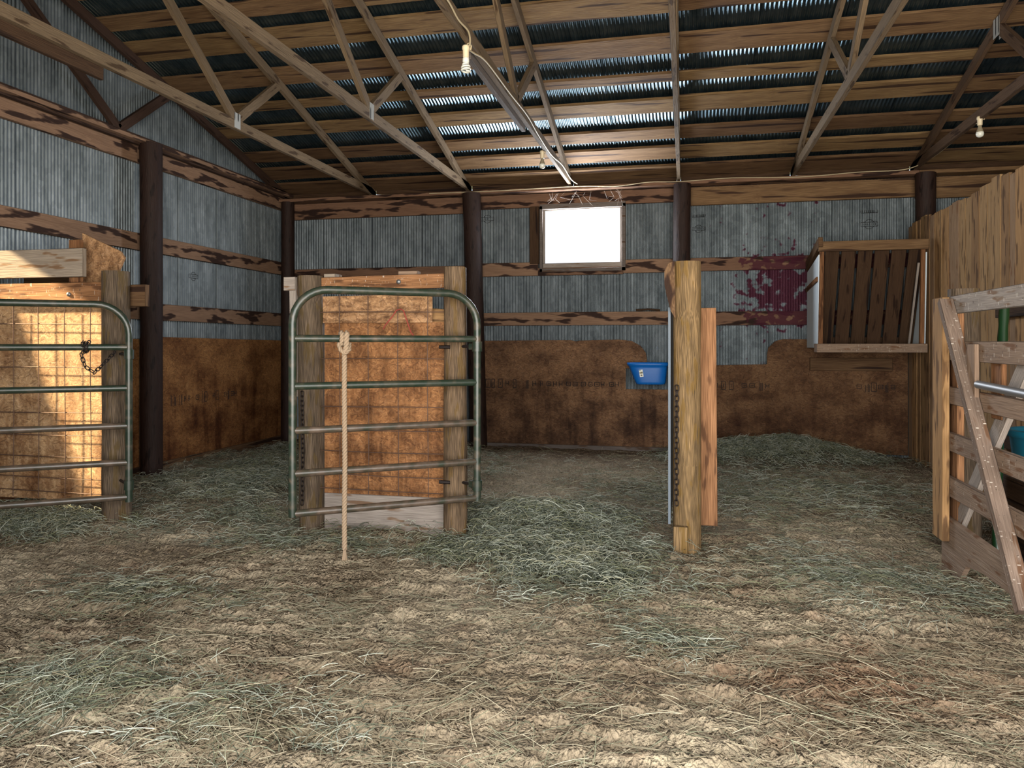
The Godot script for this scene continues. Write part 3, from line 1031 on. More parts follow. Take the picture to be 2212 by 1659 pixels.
func stamps_row(x0: float, x1: float, h: float, sd: int, fade := 0.0) -> Array:
	# worn print along a board: boxes, bars and broken strokes nobody can read
	var r := RandomNumberGenerator.new()
	r.seed = sd
	var c := []
	var x := x0
	while x < x1:
		var kind := r.randi() % 4
		var w := r.randf_range(0.03, 0.055)
		if r.randf() > fade:
			if kind == 0:
				c.append([x, 0, x + w, 0]); c.append([x, h, x + w, h]); c.append([x, 0, x, h]); c.append([x + w, 0, x + w, h])
				c.append([x + w * 0.5, h * 0.3, x + w * 0.5, h * 0.7])
			elif kind == 1:
				for k in 4:
					if r.randf() > 0.3: c.append([x + k * 0.012, -0.01, x + k * 0.012, h * r.randf_range(0.7, 1.15)])
			elif kind == 2:
				c.append([x, h * 0.3, x + w, h * 0.3]); c.append([x, h * 0.75, x + w, h * 0.75]); c.append([x, h * 0.3, x, h * 0.75]); c.append([x + w, h * 0.3, x + w, h * 0.75])
				c.append([x + w * 0.3, h * 0.52, x + w * 0.8, h * 0.52])
			else:
				c.append([x, h * 0.2, x, h * 0.8]); c.append([x, h * 0.5, x + w * 0.7, h * 0.5]); c.append([x + w * 0.7, h * 0.3, x + w * 0.7, h * 0.8])
		x += w + r.randf_range(0.012, 0.05)
	return c

func face(at: Vector3, x: Vector3, nrm: Vector3) -> Transform3D:
	return Transform3D(Basis(x, Vector3.UP, nrm), at)

func build_linings() -> void:
	# strand boards lining the lower walls
	var a := PackedVector2Array([Vector2(-2.42, 0.012), Vector2(-0.12, 0.012), Vector2(-0.12, 0.69), Vector2(-0.667, 0.69), Vector2(-0.667, 0.93), Vector2(-0.45, 0.93), Vector2(-0.425, 1.02), Vector2(-0.44, 1.11), Vector2(-0.50, 1.19), Vector2(-0.60, 1.245), Vector2(-0.75, 1.262), Vector2(-1.2, 1.25), Vector2(-1.25, 1.243), Vector2(-1.31, 1.255), Vector2(-2.42, 1.25)])
	var back: Node3D = get_node("wall_back")
	var left: Node3D = get_node("wall_left")
	var g := G.new()
	g.prism(a, 0.012, face(Vector3(0, 0, BACK + 0.014), Vector3.RIGHT, Vector3.BACK))
	var t := part("strand_board", g, M.osb_dirty, back, "brown strand board with one rounded corner left of the blue bucket")
	part("stamp", marks(Vector3(0, 0.69, BACK + 0.0145), Vector3.RIGHT, Vector3.UP, Vector3.BACK, stamps_row(-2.4, -0.7, 0.10, 5, 0.05), 0.007), M.ink, t, "dark worn print")
	var b := PackedVector2Array([Vector2(0.06, 0.02), Vector2(2.32, 0.02), Vector2(2.32, 1.25), Vector2(1.05, 1.265), Vector2(0.97, 1.24), Vector2(0.90, 1.17), Vector2(0.885, 1.09), Vector2(0.885, 0.985), Vector2(0.06, 0.965)])
	var g2 := G.new()
	g2.prism(b, 0.012, face(Vector3(0, 0, BACK + 0.014), Vector3.RIGHT, Vector3.BACK))
	var t2 := part("strand_board", g2, M.osb_dull, back, "dull brown strand board behind the hay heap and below the hay rack")
	part("stamp", marks(Vector3(0, 0.70, BACK + 0.0145), Vector3.RIGHT, Vector3.UP, Vector3.BACK, stamps_row(0.3, 0.9, 0.09, 6, 0.3) + stamps_row(1.75, 2.3, 0.09, 8, 0.1), 0.006), M.ink, t2, "dark worn print")
	solo("ledger_board", bx(Vector3(1.33, 0.92, BACK + 0.015), Vector3(2.16, 1.06, BACK + 0.05)), M.brown_b, "plain brown board nailed to the wall just under the hay rack", "board")
	# left wall, two sheets meeting behind the pole
	var names := ["tan strand board on left end wall between the dark pole and the corner", "tan strand board on left end wall showing left of the dark pole"]
	var zs := [[-6.28, -8.86], [-4.35, -6.26]]
	for k in 2:
		var w: float = zs[k][0] - zs[k][1]
		var gg := G.new()
		gg.prism(PackedVector2Array([Vector2(0, 0.03), Vector2(w, 0.02), Vector2(w, 1.255), Vector2(0, 1.28)]), 0.012, face(Vector3(LEFT + 0.014, 0, zs[k][0]), Vector3.FORWARD, Vector3.RIGHT))
		var tt := part("strand_board", gg, M.osb_left, left, names[k])
		part("stamp", marks(Vector3(LEFT + 0.0145, 0.60, zs[k][0]), Vector3.FORWARD, Vector3.UP, Vector3.RIGHT, stamps_row(0.42, w * 0.62, 0.10, 11 + k, 0.1), 0.006), M.ink, tt, "dark worn print")

# ---------------------------------------------------------------- stall fronts
func build_stall_posts() -> void:
	var ps := [
		[Vector3(-3.70, -0.1, -4.43), Vector3(-3.71, 1.69, -4.43), 0.090, 0.086, M.pole_b, "round weathered post at the hinge end of the left gate"],
		[Vector3(-2.385, -0.1, -4.63), Vector3(-2.395, 1.65, -4.63), 0.080, 0.086, M.pole_b, "round weathered post on the left of the middle strand board panel"],
		[Vector3(-1.387, -0.1, -4.57), Vector3(-1.39, 1.68, -4.57), 0.073, 0.070, M.pole, "round weathered post at the hinge end of the middle gate"],
		[Vector3(0.012, -0.1, -4.66), Vector3(0.010, 1.69, -4.66), 0.081, 0.079, M.pole_c, "tall round post with a hanging chain, right of the blue bucket"],
		[Vector3(1.57, -0.1, -4.88), Vector3(1.56, 1.52, -4.88), 0.085, 0.08, M.pole_b, "round grey post seen through the slats of the wooden gate"]]
	for k in ps.size():
		solo("stall_post", pole_mesh(ps[k][0], ps[k][1], ps[k][2], ps[k][3], 26, 18, 0.035, 20 + k), ps[k][4], ps[k][5], "post", "round stall posts")

func bolt_head(at: Vector3, nrm: Vector3, r: float) -> G:
	var g := G.new()
	var b := Basis(nrm.cross(Vector3.UP).normalized(), nrm, nrm.cross(nrm.cross(Vector3.UP)).normalized())
	g.lathe([Vector2(r, 0), Vector2(r * 0.95, r * 0.3), Vector2(r * 0.7, r * 0.6), Vector2(r * 0.35, r * 0.78), Vector2(0.0005, r * 0.82)], Transform3D(b, at), 14)
	return g

func mesh_panel(label: String, xs: Array, ys: Array, x0: float, x1: float, y0: float, y1: float, z: float, sag: float) -> void:
	var t := thing("wire_panel", label, "wire mesh", Vector3((x0 + x1) * 0.5, y0, z), "wire mesh panels over the stall fronts")
	for x in xs:
		var pts := []
		for k in 9:
			var s := k / 8.0
			pts.append(Vector3(x + sin(s * 5.0 + x * 3.0) * sag, lerpf(y0, y1, s), z + 0.004))
		part("upright_wire", tb(pts, 0.003, 6), M.wire, t)
	for y in ys:
		var pts := []
		for k in 9:
			var s := k / 8.0
			pts.append(Vector3(lerpf(x0, x1, s), y + sin(s * 4.0 + y * 5.0) * sag, z))
		part("cross_wire", tb(pts, 0.003, 6), M.wire, t)

func build_left_stall_front() -> void:
	var t := thing("stall_divider", "bright tan strand board panel behind the left gate", "stall divider", Vector3(-4.35, 0.12, -4.47))
	var g := G.new()
	g.prism(PackedVector2Array([Vector2(-4.98, 0.14), Vector2(-3.797, 0.14), Vector2(-3.797, 1.50), Vector2(-4.98, 1.50)]), 0.012, face(Vector3(0, 0, -4.455), Vector3.RIGHT, Vector3.BACK))
	part("sheet", g, M.osb, t)
	var tbd := part("top_board", bx(Vector3(-4.98, 1.483, -4.452), Vector3(-3.797, 1.622, -4.415)), M.fir_top, t)
	part("bolt", bolt_head(Vector3(-4.066, 1.542, -4.415), Vector3.BACK, 0.016), M.steel, tbd, "round steel bolt head")
	mesh_panel("rusty wire mesh in front of the left strand board panel", [-4.72, -4.517, -4.312, -4.099, -3.894], [1.342, 1.045, 0.739, 0.587, 0.442, 0.297, 0.202], -4.98, -3.80, 0.16, 1.47, -4.42, 0.004)
	solo("stud", bx(Vector3(-4.105, 1.50, -4.485), Vector3(-4.012, 1.918, -4.455), 1), M.fir_b, "short upright stud holding the grey board above the left panel", "board")
	solo("grey_board", bx(Vector3(-4.98, 1.660, -4.450), Vector3(-3.956, 1.853, -4.415)), M.pale, "pale weathered board raised above the left strand board panel", "board")
	var sc := G.new()
	sc.prism(PackedVector2Array([Vector2(-4.11, 1.50), Vector2(-3.85, 1.50), Vector2(-3.835, 1.66), Vector2(-3.765, 1.80), Vector2(-3.80, 1.847), Vector2(-4.10, 1.98)]), 0.02, face(Vector3(0, 0, -4.572), Vector3.RIGHT, Vector3.BACK))
	solo("board_scrap", sc, M.osb_pale, "clipped scrap of strand board standing behind the left post", "board")
	solo("rail", bx(Vector3(-4.98, 1.46, -4.57), Vector3(-3.56, 1.61, -4.527)), M.brown_b, "short rough rail poking out behind the left gate's post", "board")
	# boards stored behind the panel
	solo("grey_board", bm(Vector3(-4.95, 1.75, -4.95), Vector3(-4.35, 1.68, -5.0), 0.03, 0.16), M.brown_b, "brown board lying behind the raised grey board at the left edge", "board")

func build_centre_stall_front() -> void:
	var t := thing("stall_divider", "stained strand board panel behind the middle gate", "stall divider", Vector3(-1.9, 0.0, -4.65))
	var g := G.new()
	g.prism(PackedVector2Array([Vector2(-2.30, 0.20), Vector2(-1.465, 0.20), Vector2(-1.465, 1.345), Vector2(-2.30, 1.35)]), 0.012, face(Vector3(0, 0, -4.635), Vector3.RIGHT, Vector3.BACK))
	part("sheet", g, M.osb_mid, t)
	# upper sheet bows outwards
	var u := G.new()
	var m := 10
	for s in [1, 0]:
		var base := u.v.size()
		for k in m + 1:
			var f := float(k) / m
			for j in 7:
				var q := j / 6.0
				var bow := 0.035 * pow(sin(clampf((1.0 - f) * 0.9, 0, 1) * PI), 2.0) * q
				u.vert(Vector3(lerpf(-2.30, -1.555, f), lerpf(1.342, 1.515, q), -4.612 + bow - (0.0 if s == 1 else 0.012)), Vector3(0.05 * (f - 0.5), 0, 1 if s == 1 else -1).normalized(), Vector2(f * 0.66, -q * 0.14 + 0.3), Vector2(f, 1.0 - q))
		for k in m:
			for j in 6:
				var a := base + k * 7 + j
				u.quad(a, a + 1, a + 8, a + 7)
	part("upper_sheet", u, M.osb_pale, t, "pale bowed upper strip")
	var board := part("top_board", bm(Vector3(-2.305, 1.592, -4.615), Vector3(-1.465, 1.603, -4.615), 0.036, 0.092), M.fir_top, t)
	part("bolt", bolt_head(Vector3(-1.771, 1.60, -4.597), Vector3.BACK, 0.016), M.steel, board, "round steel bolt head")
	part("bottom_board", bx(Vector3(-2.30, -0.05, -4.655), Vector3(-1.465, 0.235, -4.63)), M.gray, t, "weathered grey bottom board")
	mesh_panel("wire mesh in front of the middle strand board panel", [-2.163, -1.966, -1.765, -1.568], [1.546, 1.408, 1.112, 0.807, 0.657, 0.519, 0.369, 0.275], -2.30, -1.465, 0.25, 1.55, -4.575, 0.003)
	solo("cap_block", bx(Vector3(-1.79, 1.56, -4.70), Vector3(-1.66, 1.672, -4.634)), M.gray_b, "small wood block peeping over the middle panel's top board", "block")
	solo("cap_block", bx(Vector3(-2.305, 1.58, -4.74), Vector3(-2.225, 1.665, -4.634)), M.pale, "pale block end beside the middle panel's left post", "block")
	solo("cap_block", bx(Vector3(-2.565, 1.555, -4.66), Vector3(-2.48, 1.645, -4.58)), M.white_wood, "whitish block end left of the middle panel's left post", "block")
	solo("cleat", bm(Vector3(-2.492, 0.86, -4.60), Vector3(-2.504, 1.64, -4.60), 0.026, 0.05, Vector3.RIGHT), M.white_wood, "bluish grey strip nailed upright to the middle panel's left post", "board")
	solo("pale_board", bm(Vector3(-2.3, 1.43, -4.79), Vector3(-1.36, 1.37, -4.665), 0.03, 0.1), M.tan_c, "pale board showing through the gap beside the middle gate's post", "board")
	# twine knotted on the mesh
	var pts := []
	for p in [Vector3(-1.86, 1.30, -4.56), Vector3(-1.844, 1.325, -4.555), Vector3(-1.80, 1.375, -4.555), Vector3(-1.772, 1.418, -4.56), Vector3(-1.745, 1.425, -4.565), Vector3(-1.725, 1.415, -4.56), Vector3(-1.70, 1.35, -4.555), Vector3(-1.675, 1.28, -4.555), Vector3(-1.64, 1.235, -4.56)]:
		pts.append(p)
	solo("twine", tb(pts, 0.0045, 7), M.twine, "loop of reddish baling twine tied on the middle mesh", "twine")

func rounded_frame(a: Vector3, b: Vector3, top: float, bot: float, r: float) -> Array:
	# path of a gate's bent tube from the bottom of one side over the top to the other
	var d := (b - a).normalized()
	var pts := [a + Vector3(0, bot, 0), a + Vector3(0, (bot + top) * 0.5, 0), a + Vector3(0, top - r - 0.02, 0)]
	for k in 9:
		var an := PI * 0.5 * k / 8.0
		pts.append(a + d * (r - r * cos(an)) + Vector3(0, top - r + r * sin(an), 0))
	for k in 9:
		var an := PI * 0.5 * (1.0 - k / 8.0)
		pts.append(b - d * (r - r * cos(an)) + Vector3(0, top - r + r * sin(an), 0))
	pts.append(b + Vector3(0, top - r - 0.02, 0))
	pts.append(b + Vector3(0, (bot + top) * 0.5, 0))
	pts.append(b + Vector3(0, bot, 0))
	return pts

func tube_gate(label: String, hinge: Vector2, free: Vector2, bars: Array, top: float, bot: float, post: Vector3) -> Node3D:
	var a := Vector3(free.x, 0, free.y)
	var b := Vector3(hinge.x, 0, hinge.y)
	var t := thing("tube_gate", label, "gate", Vector3((a.x + b.x) * 0.5, bot, (a.z + b.z) * 0.5), "green tube gates")
	part("frame", tb(rounded_frame(a, b, top, bot, 0.19), 0.0225, 16), M.green, t)
	var d := (b - a).normalized()
	for k in bars.size():
		var y: float = bars[k]
		part("rail", tb([a + d * 0.01 + Vector3(0, y, 0), a.lerp(b, 0.5) + Vector3(0, y, 0), b - d * 0.01 + Vector3(0, y, 0)], 0.0205, 14), M.green if k < 2 else M.green_low, t)
	for y in [bars[0] - 0.045, bars[bars.size() - 1] + 0.075]:
		var g := G.new()
		g.tube([b + Vector3(0, y - 0.03, 0), b + Vector3(0, y + 0.03, 0)], 0.030, 14)
		var to := (Vector3(post.x, 0, post.z) - b).normalized()
		g.box(Vector3(0.02, 0.04, 0.05), Transform3D(Basis(Vector3.UP.cross(to).normalized(), Vector3.UP, to), b + to * 0.045 + Vector3(0, y, 0)))
		var h := part("hinge_collar", g, M.green, t)
		part("hinge_pin", tb([b + to * 0.05 + Vector3(0, y, 0), Vector3(post.x, y, post.z) - to * 0.06], 0.009, 8), M.iron, h)
	return t

func link_mesh(ln: float, wd: float, r: float) -> G:
	var pts := []
	var rr := wd * 0.5
	var s := ln * 0.5 - rr
	for k in 6:
		var an := PI * k / 5.0
		pts.append(Vector3(rr * cos(an), s + rr * sin(an), 0))
	for k in 6:
		var an := PI + PI * k / 5.0
		pts.append(Vector3(rr * cos(an), -s + rr * sin(an), 0))
	var g := G.new()
	g.tube(pts, r, 6, false, Vector2.ZERO, true)
	return g

func chain(label: String, path: Array, ln: float) -> void:
	# links laid along a path, each turned a quarter from the one before
	var t := thing("chain", label, "chain", path[path.size() - 1])
	var curve := Curve3D.new()
	for p in path:
		curve.add_point(p)
	var me := link_mesh(ln, ln * 0.6, ln * 0.09).mesh(M.iron)
	var step := ln * 0.80
	var k := 0
	var at := 0.0
	while at < curve.get_baked_length():
		var p := curve.sample_baked(at)
		var q := curve.sample_baked(minf(at + 0.01, curve.get_baked_length()))
		var y := (q - p).normalized() if q.distance_to(p) > 0.001 else Vector3.DOWN
		var ref := Vector3.BACK if absf(y.z) < 0.8 else Vector3.RIGHT
		var x := y.cross(ref).normalized()
		var o := MeshInstance3D.new()
		o.mesh = me
		o.transform = Transform3D(Basis(x, y, x.cross(y)) * Basis(Vector3.UP, 0.35 + (PI * 0.5 if k % 2 else 0.0)), p)
		put(o, "link", t)
		at += step
		k += 1

func rope_strands(path: Array, r: float, turns: float) -> G:
	var curve := Curve3D.new()
	for p in path:
		curve.add_point(p)
	var ln := curve.get_baked_length()
	var g := G.new()
	var m := maxi(8, int(ln / 0.006))
	for s in 3:
		var pts := []
		for k in m + 1:
			var d := ln * k / m
			var p := curve.sample_baked(d)
			var q := curve.sample_baked(minf(d + 0.004, ln))
			var pr := curve.sample_baked(maxf(d - 0.004, 0.0))
			var dir := (q - pr).normalized()
			var x := dir.cross(Vector3(0.3, 0.1, 1.0)).normalized()
			var y := dir.cross(x)
			var an := TAU * (s / 3.0 + d * turns)
			pts.append(p + (x * cos(an) + y * sin(an)) * r * 0.52)
		g.tube(pts, r * 0.56, 7)
	return g

func build_gates() -> void:
	# folded back in front of the middle panel
	tube_gate("green tube gate with rope folded in front of the middle panel", Vector2(-1.219, -4.461), Vector2(-2.082, -3.816), [1.235, 0.975, 0.733, 0.499, 0.282], 1.505, 0.265, Vector3(-1.39, 0, -4.57))
	tube_gate("green tube gate with chain cut off by the photo's left edge", Vector2(-3.458, -4.244), Vector2(-4.34, -3.595), [1.185, 0.925, 0.685, 0.452, 0.232], 1.455, 0.2, Vector3(-3.70, 0, -4.43))
	# bolts through the middle gate's post
	for y in [1.187, 0.36]:
		solo("hinge_bolt", tb([Vector3(-1.47, y, -4.50), Vector3(-1.40, y, -4.50)], 0.011, 8), M.iron, "upper hinge bolt end through the middle gate's post" if y > 1.0 else "lower hinge bolt end through the middle gate's post", "bolt")
	# rope tied over the second rail of the middle gate
	var t := thing("rope", "thick tan rope knotted over the middle gate and hanging to the ground", "rope", Vector3(-1.86, 0.1, -3.95))
	var n := Vector3(-0.60, 0, -0.80).normalized() * -1.0
	var d := Vector3(0.80, 0, -0.60).normalized()
	var c := Vector3(-1.862, 1.235, -3.980)
	var hang := [c + n * 0.034 + Vector3(0, -0.075, 0), c + n * 0.030 + Vector3(0.0, -0.3, 0), c + n * 0.026 + d * 0.004 + Vector3(0, -0.7, 0), c + n * 0.03 + Vector3(0, -1.0, 0), c + n * 0.045 - d * 0.002 + Vector3(0, -1.165, 0)]
	part("hanging_rope", rope_strands(hang, 0.0145, 17.0), M.rope, t)
	var loops := G.new()
	for s in [-0.013, 0.014]:
		var pts := []
		for k in 13:
			var an := TAU * k / 12.0 - 0.6
			pts.append(c + d * (s + 0.004 * sin(an)) + n * cos(an) * 0.034 + Vector3(0, sin(an) * 0.036 - 0.002, 0))
		loops.i.append_array(PackedInt32Array())
		var q := rope_strands(pts, 0.0135, 17.0)
		var off := loops.v.size()
		loops.v.append_array(q.v); loops.n.append_array(q.n); loops.t.append_array(q.t); loops.t2.append_array(q.t2); loops.c.append_array(q.c)
		for e in q.i:
			loops.i.append(e + off)
	part("knot", loops, M.rope, t)
	part("knot", rope_strands([c + n * 0.040 + d * 0.012 + Vector3(0, 0.03, 0), c + n * 0.05 + d * 0.008 + Vector3(0, -0.02, 0), c + n * 0.05 + d * 0.004 + Vector3(0, -0.07, 0)], 0.016, 15.0), M.rope, t)
	part("knot", rope_strands([c + n * 0.02 - d * 0.030 + Vector3(0, -0.028, 0), c + n * 0.045 - d * 0.022 + Vector3(0, -0.065, 0), c + n * 0.055 + Vector3(0, -0.083, 0), c + n * 0.045 + d * 0.024 + Vector3(0, -0.062, 0), c + n * 0.02 + d * 0.032 + Vector3(0, -0.028, 0)], 0.0115, 15.0), M.rope, t)
	var fray := G.new()
	var tip: Vector3 = hang[4]
	for k in 14:
		var o := Vector3(rng.randf_range(-0.010, 0.010), 0, rng.randf_range(-0.010, 0.010))
		fray.tube([tip + o * 0.3 + Vector3(0, 0.01, 0), tip + o * 0.7 + Vector3(0, -0.03, 0), tip + o + Vector3(0, -0.06, 0)], 0.003, 5)
	part("frayed_end", fray, M.rope, t)
	# chain round the left gate's rail, hanging in a loop to the post
	var gp := Vector3(-3.655, 1.185, -4.098)
	var wrap := []
	for k in 17:
		var an := TAU * k / 8.0
		wrap.append(gp + Vector3(-0.015 + 0.0026 * k, cos(an) * 0.03, 0) + Vector3(0.59, 0, 0.81) * sin(an) * 0.03)
	chain("rusty chain wrapped on the left gate's rail and looped to the post", wrap + [gp + Vector3(0.0, -0.05, 0.03), gp + Vector3(0.02, -0.12, 0.02), gp + Vector3(0.05, -0.16, -0.02), gp + Vector3(0.055, -0.10, -0.10), gp + Vector3(0.05, -0.03, -0.20)], 0.036)
	chain("thin chain hanging down the middle panel's left post", [Vector3(-2.405, 0.885, -4.53), Vector3(-2.40, 0.5, -4.53), Vector3(-2.405, 0.16, -4.53)], 0.038)
	chain("rusty chain hanging straight down the tall right post", [Vector3(-0.048, 0.948, -4.585), Vector3(-0.05, 0.6, -4.585), Vector3(-0.05, 0.262, -4.585)], 0.038)

func build_right_post_things() -> void:
	solo("post_block", bx(Vector3(-0.067, -0.03, -4.575), Vector3(0.016, 0.15, -4.545), 1), M.pole_c, "pale wood block nailed to the foot of the tall right post", "block")
	var g := bm(Vector3(0.143, 0.105, -4.82), Vector3(0.134, 1.425, -4.82), 0.038, 0.098, Vector3.RIGHT)
	solo("upright_plank", g, M.fir, "orange upright plank standing beside the tall right post", "board")
	var s := G.new()
	s.prism(PackedVector2Array([Vector2(4.60, 0.15), Vector2(5.75, 0.15), Vector2(5.75, 1.40), Vector2(4.60, 1.42)]), 0.014, Transform3D(Basis(Vector3(0, 0, -1), Vector3.UP, Vector3(1, 0, 0)), Vector3(-0.083, 0, 0)))
	solo("partition_sheet", s, M.blue_edge, "thin bluish sheet seen edge-on left of the tall right post", "partition")
	var h := G.new()
	var poly := PackedVector2Array([Vector2(-0.118, 1.63), Vector2(-0.095, 1.675), Vector2(-0.06, 1.69), Vector2(-0.055, 1.35), Vector2(-0.082, 1.40), Vector2(-0.104, 1.48), Vector2(-0.118, 1.55)])
	h.prism(poly, 0.04, face(Vector3(0, 0, -4.575), Vector3.RIGHT, Vector3.BACK), 0.5)
	solo("wooden_hook", h, M.brown_b, "curved brown wooden bracket on the left side of the tall right post", "bracket")
	var f := tb([Vector3(-0.55, 1.60, BACK + 0.03), Vector3(-0.4, 1.605, BACK + 0.05), Vector3(-0.28, 1.595, BACK + 0.04)], 0.012, 8)
	solo("tool_handle", f, M.dark, "short dark stick lying on the girt above the blue bucket", "stick")

# ---------------------------------------------------------------- hay rack, bucket
func build_hay_rack() -> void:
	var t := thing("hay_rack", "slatted wooden hay rack with white side hung on the back wall", "hay rack", Vector3(1.79, 1.12, -8.5))
	var x0 := 1.30
	var x1 := 2.27
	var side := PackedVector2Array([Vector2(-8.92, 1.17), Vector2(-8.22, 1.17), Vector2(-8.16, 2.10), Vector2(-8.90, 1.99)])
	for x in [x0, x1]:
		var g := G.new()
		g.prism(side, 0.02, Transform3D(Basis(Vector3(0, 0, 1), Vector3.UP, Vector3(-1, 0, 0)), Vector3(x, 0, 0)))
		part("side_panel", g, M.paint, t, "white painted side" if x == x0 else "")
	part("side_strip", bm(Vector3(x0 - 0.008, 1.80, -8.90), Vector3(x0 - 0.008, 1.86, -8.20), 0.016, 0.05), M.fir_b, t)
	part("side_cap", bm(Vector3(x0 + 0.01, 2.06, -8.92), Vector3(x0 + 0.01, 2.22, -8.10), 0.045, 0.10), M.brown_b, t)
	part("top_rail", bx(Vector3(x0 - 0.01, 2.125, -8.14), Vector3(x1 + 0.02, 2.225, -8.10)), M.brown, t)
	part("bottom_rail", bx(Vector3(x0 - 0.02, 1.125, -8.32), Vector3(x1 + 0.02, 1.212, -8.14)), M.gray_spat, t, "rail splashed with pale droppings")
	part("corner_post", bm(Vector3(x0 + 0.022, 1.19, -8.20), Vector3(x0 + 0.03, 2.15, -8.15), 0.04, 0.04, Vector3.RIGHT), M.fir_b, t)
	part("corner_post", bm(Vector3(x1 - 0.02, 1.19, -8.20), Vector3(x1 - 0.02, 2.15, -8.15), 0.04, 0.04, Vector3.RIGHT), M.fir_b, t)
	var w := 0.132
	for k in 6:
		var x := x0 + 0.055 + (w + 0.021) * (k + 0.5)
		part("slat", bm(Vector3(x, 1.16, -8.58), Vector3(x, 2.15, -8.17), w, 0.02, Vector3(0, 0.4, -0.9)), [M.dark, M.dark_b, M.dark, M.dark_b, M.dark_b, M.dark][k], t)
	part("rear_batten", bm(Vector3(x0 + 0.04, 1.25, -8.60), Vector3(x1 - 0.02, 1.25, -8.60), 0.03, 0.06), M.dark, t)
	part("loose_stick", bm(Vector3(2.20, 1.18, -8.45), Vector3(2.215, 2.0, -8.16), 0.022, 0.012, Vector3(0, 0, 1)), M.white_wood, t, "pale stick leaning in the rack")

func build_bucket() -> void:
	var t := thing("feed_bucket", "blue plastic feed bucket with a white sticker hung on the back wall", "bucket", Vector3(-0.42, 0.76, BACK + 0.17))
	var g := G.new()
	# rounded D outline that widens upwards; flat back on the wall
	var rings := [[0.76, 0.80, 0.0], [0.765, 0.86, 0.0], [0.79, 0.885, 0.0], [0.94, 0.955, 0.0], [0.965, 0.965, 0.0], [0.968, 1.02, 0.0], [1.0, 1.03, 0.0], [1.002, 0.97, 0.0], [0.97, 0.94, 0.0], [0.79, 0.86, 0.0], [0.785, 0.4, 0.0]]
	var m := 40
	var cx := -0.41
	var first := g.v.size()
	for q in rings:
		for k in m + 1:
			var an := TAU * k / m
			var e := 0.55
			var px: float = signf(cos(an)) * pow(absf(cos(an)), e) * 0.225 * q[1]
			var pz: float = signf(sin(an)) * pow(absf(sin(an)), e) * 0.145 * q[1]
			# the left side slopes more than the right
			if px < 0.0: px *= lerpf(0.66, 1.0, clampf((q[0] - 0.76) / 0.22, 0, 1))
			g.vert(Vector3(cx + px, q[0], BACK + 0.175 + pz), Vector3(cos(an), 0.15, sin(an)).normalized())
	for j in rings.size() - 1:
		for k in m:
			var a := first + j * (m + 1) + k
			g.quad(a, a + 1, a + m + 2, a + m + 1)
	var ctr := g.vert(Vector3(cx, 0.76, BACK + 0.175), Vector3.DOWN)
	var rim := []
	for k in m + 1:
		rim.append(g.vert(g.v[first + k], Vector3.DOWN))
	for k in m:
		g.tri(ctr, rim[k], rim[k + 1])
	# recompute normals smoothly
	var st := SurfaceTool.new()
	st.begin(Mesh.PRIMITIVE_TRIANGLES)
	for id in g.i:
		st.set_smooth_group(0)
		st.add_vertex(g.v[id])
	st.index()
	st.generate_normals()
	st.set_material(M.blue)
	var o := MeshInstance3D.new()
	o.mesh = st.commit()
	put(o, "tub", t)
	var s := G.new()
	var bs := Basis(Vector3(0, 0, 1), 0.16) * Basis(Vector3.RIGHT, -0.1)
	s.prism(PackedVector2Array([Vector2(-0.020, -0.04), Vector2(0.020, -0.04), Vector2(0.020, 0.04), Vector2(-0.020, 0.04)]), 0.0012, Transform3D(bs, Vector3(-0.475, 0.885, BACK + 0.316)), 0.04)
	for k in s.t.size():
		s.t[k] = s.t2[k]
	part("sticker", s, M.sticker, t, "white printed sticker")
	part("bracket", bx(Vector3(-0.6, 0.955, BACK + 0.016), Vector3(-0.22, 0.99, BACK + 0.038)), M.iron, t)

# ---------------------------------------------------------------- right side
func build_plank_partition() -> void:
	var t := thing("plank_fence", "tall partition of upright tan planks on the right", "fence", Vector3(2.33, 0, -7.0))
	var mats := [M.tan, M.tan_b, M.tan_c, M.tan_d, M.tan]
	var z := -8.93
	var k := 0
	var first := [[0.17, 2.45], [0.16, 2.47], [0.10, 2.47], [0.17, 2.49], [0.15, 2.47], [0.12, 2.45], [0.18, 2.46], [0.06, 2.455], [0.17, 2.45], [0.12, 2.455], [0.17, 2.46], [0.14, 2.45], [0.16, 2.44]]
	while z < -3.3:
		var w: float = first[k % first.size()][0]
		var h: float = first[k % first.size()][1]
		var out := 0.004 if k % 3 == 0 else (-0.006 if k % 3 == 1 else 0.0)
		part("plank", bx(Vector3(2.32 + out, -0.08, z + 0.003), Vector3(2.345 + out, h, z + w - 0.002), 1), mats[rng.randi() % 5], t)
		z += w
		k += 1
	for y in [0.45, 1.40]:
		part("rail", bx(Vector3(2.26, y, -6.4), Vector3(2.312, y + 0.10, -3.3), 2), M.dark, t)

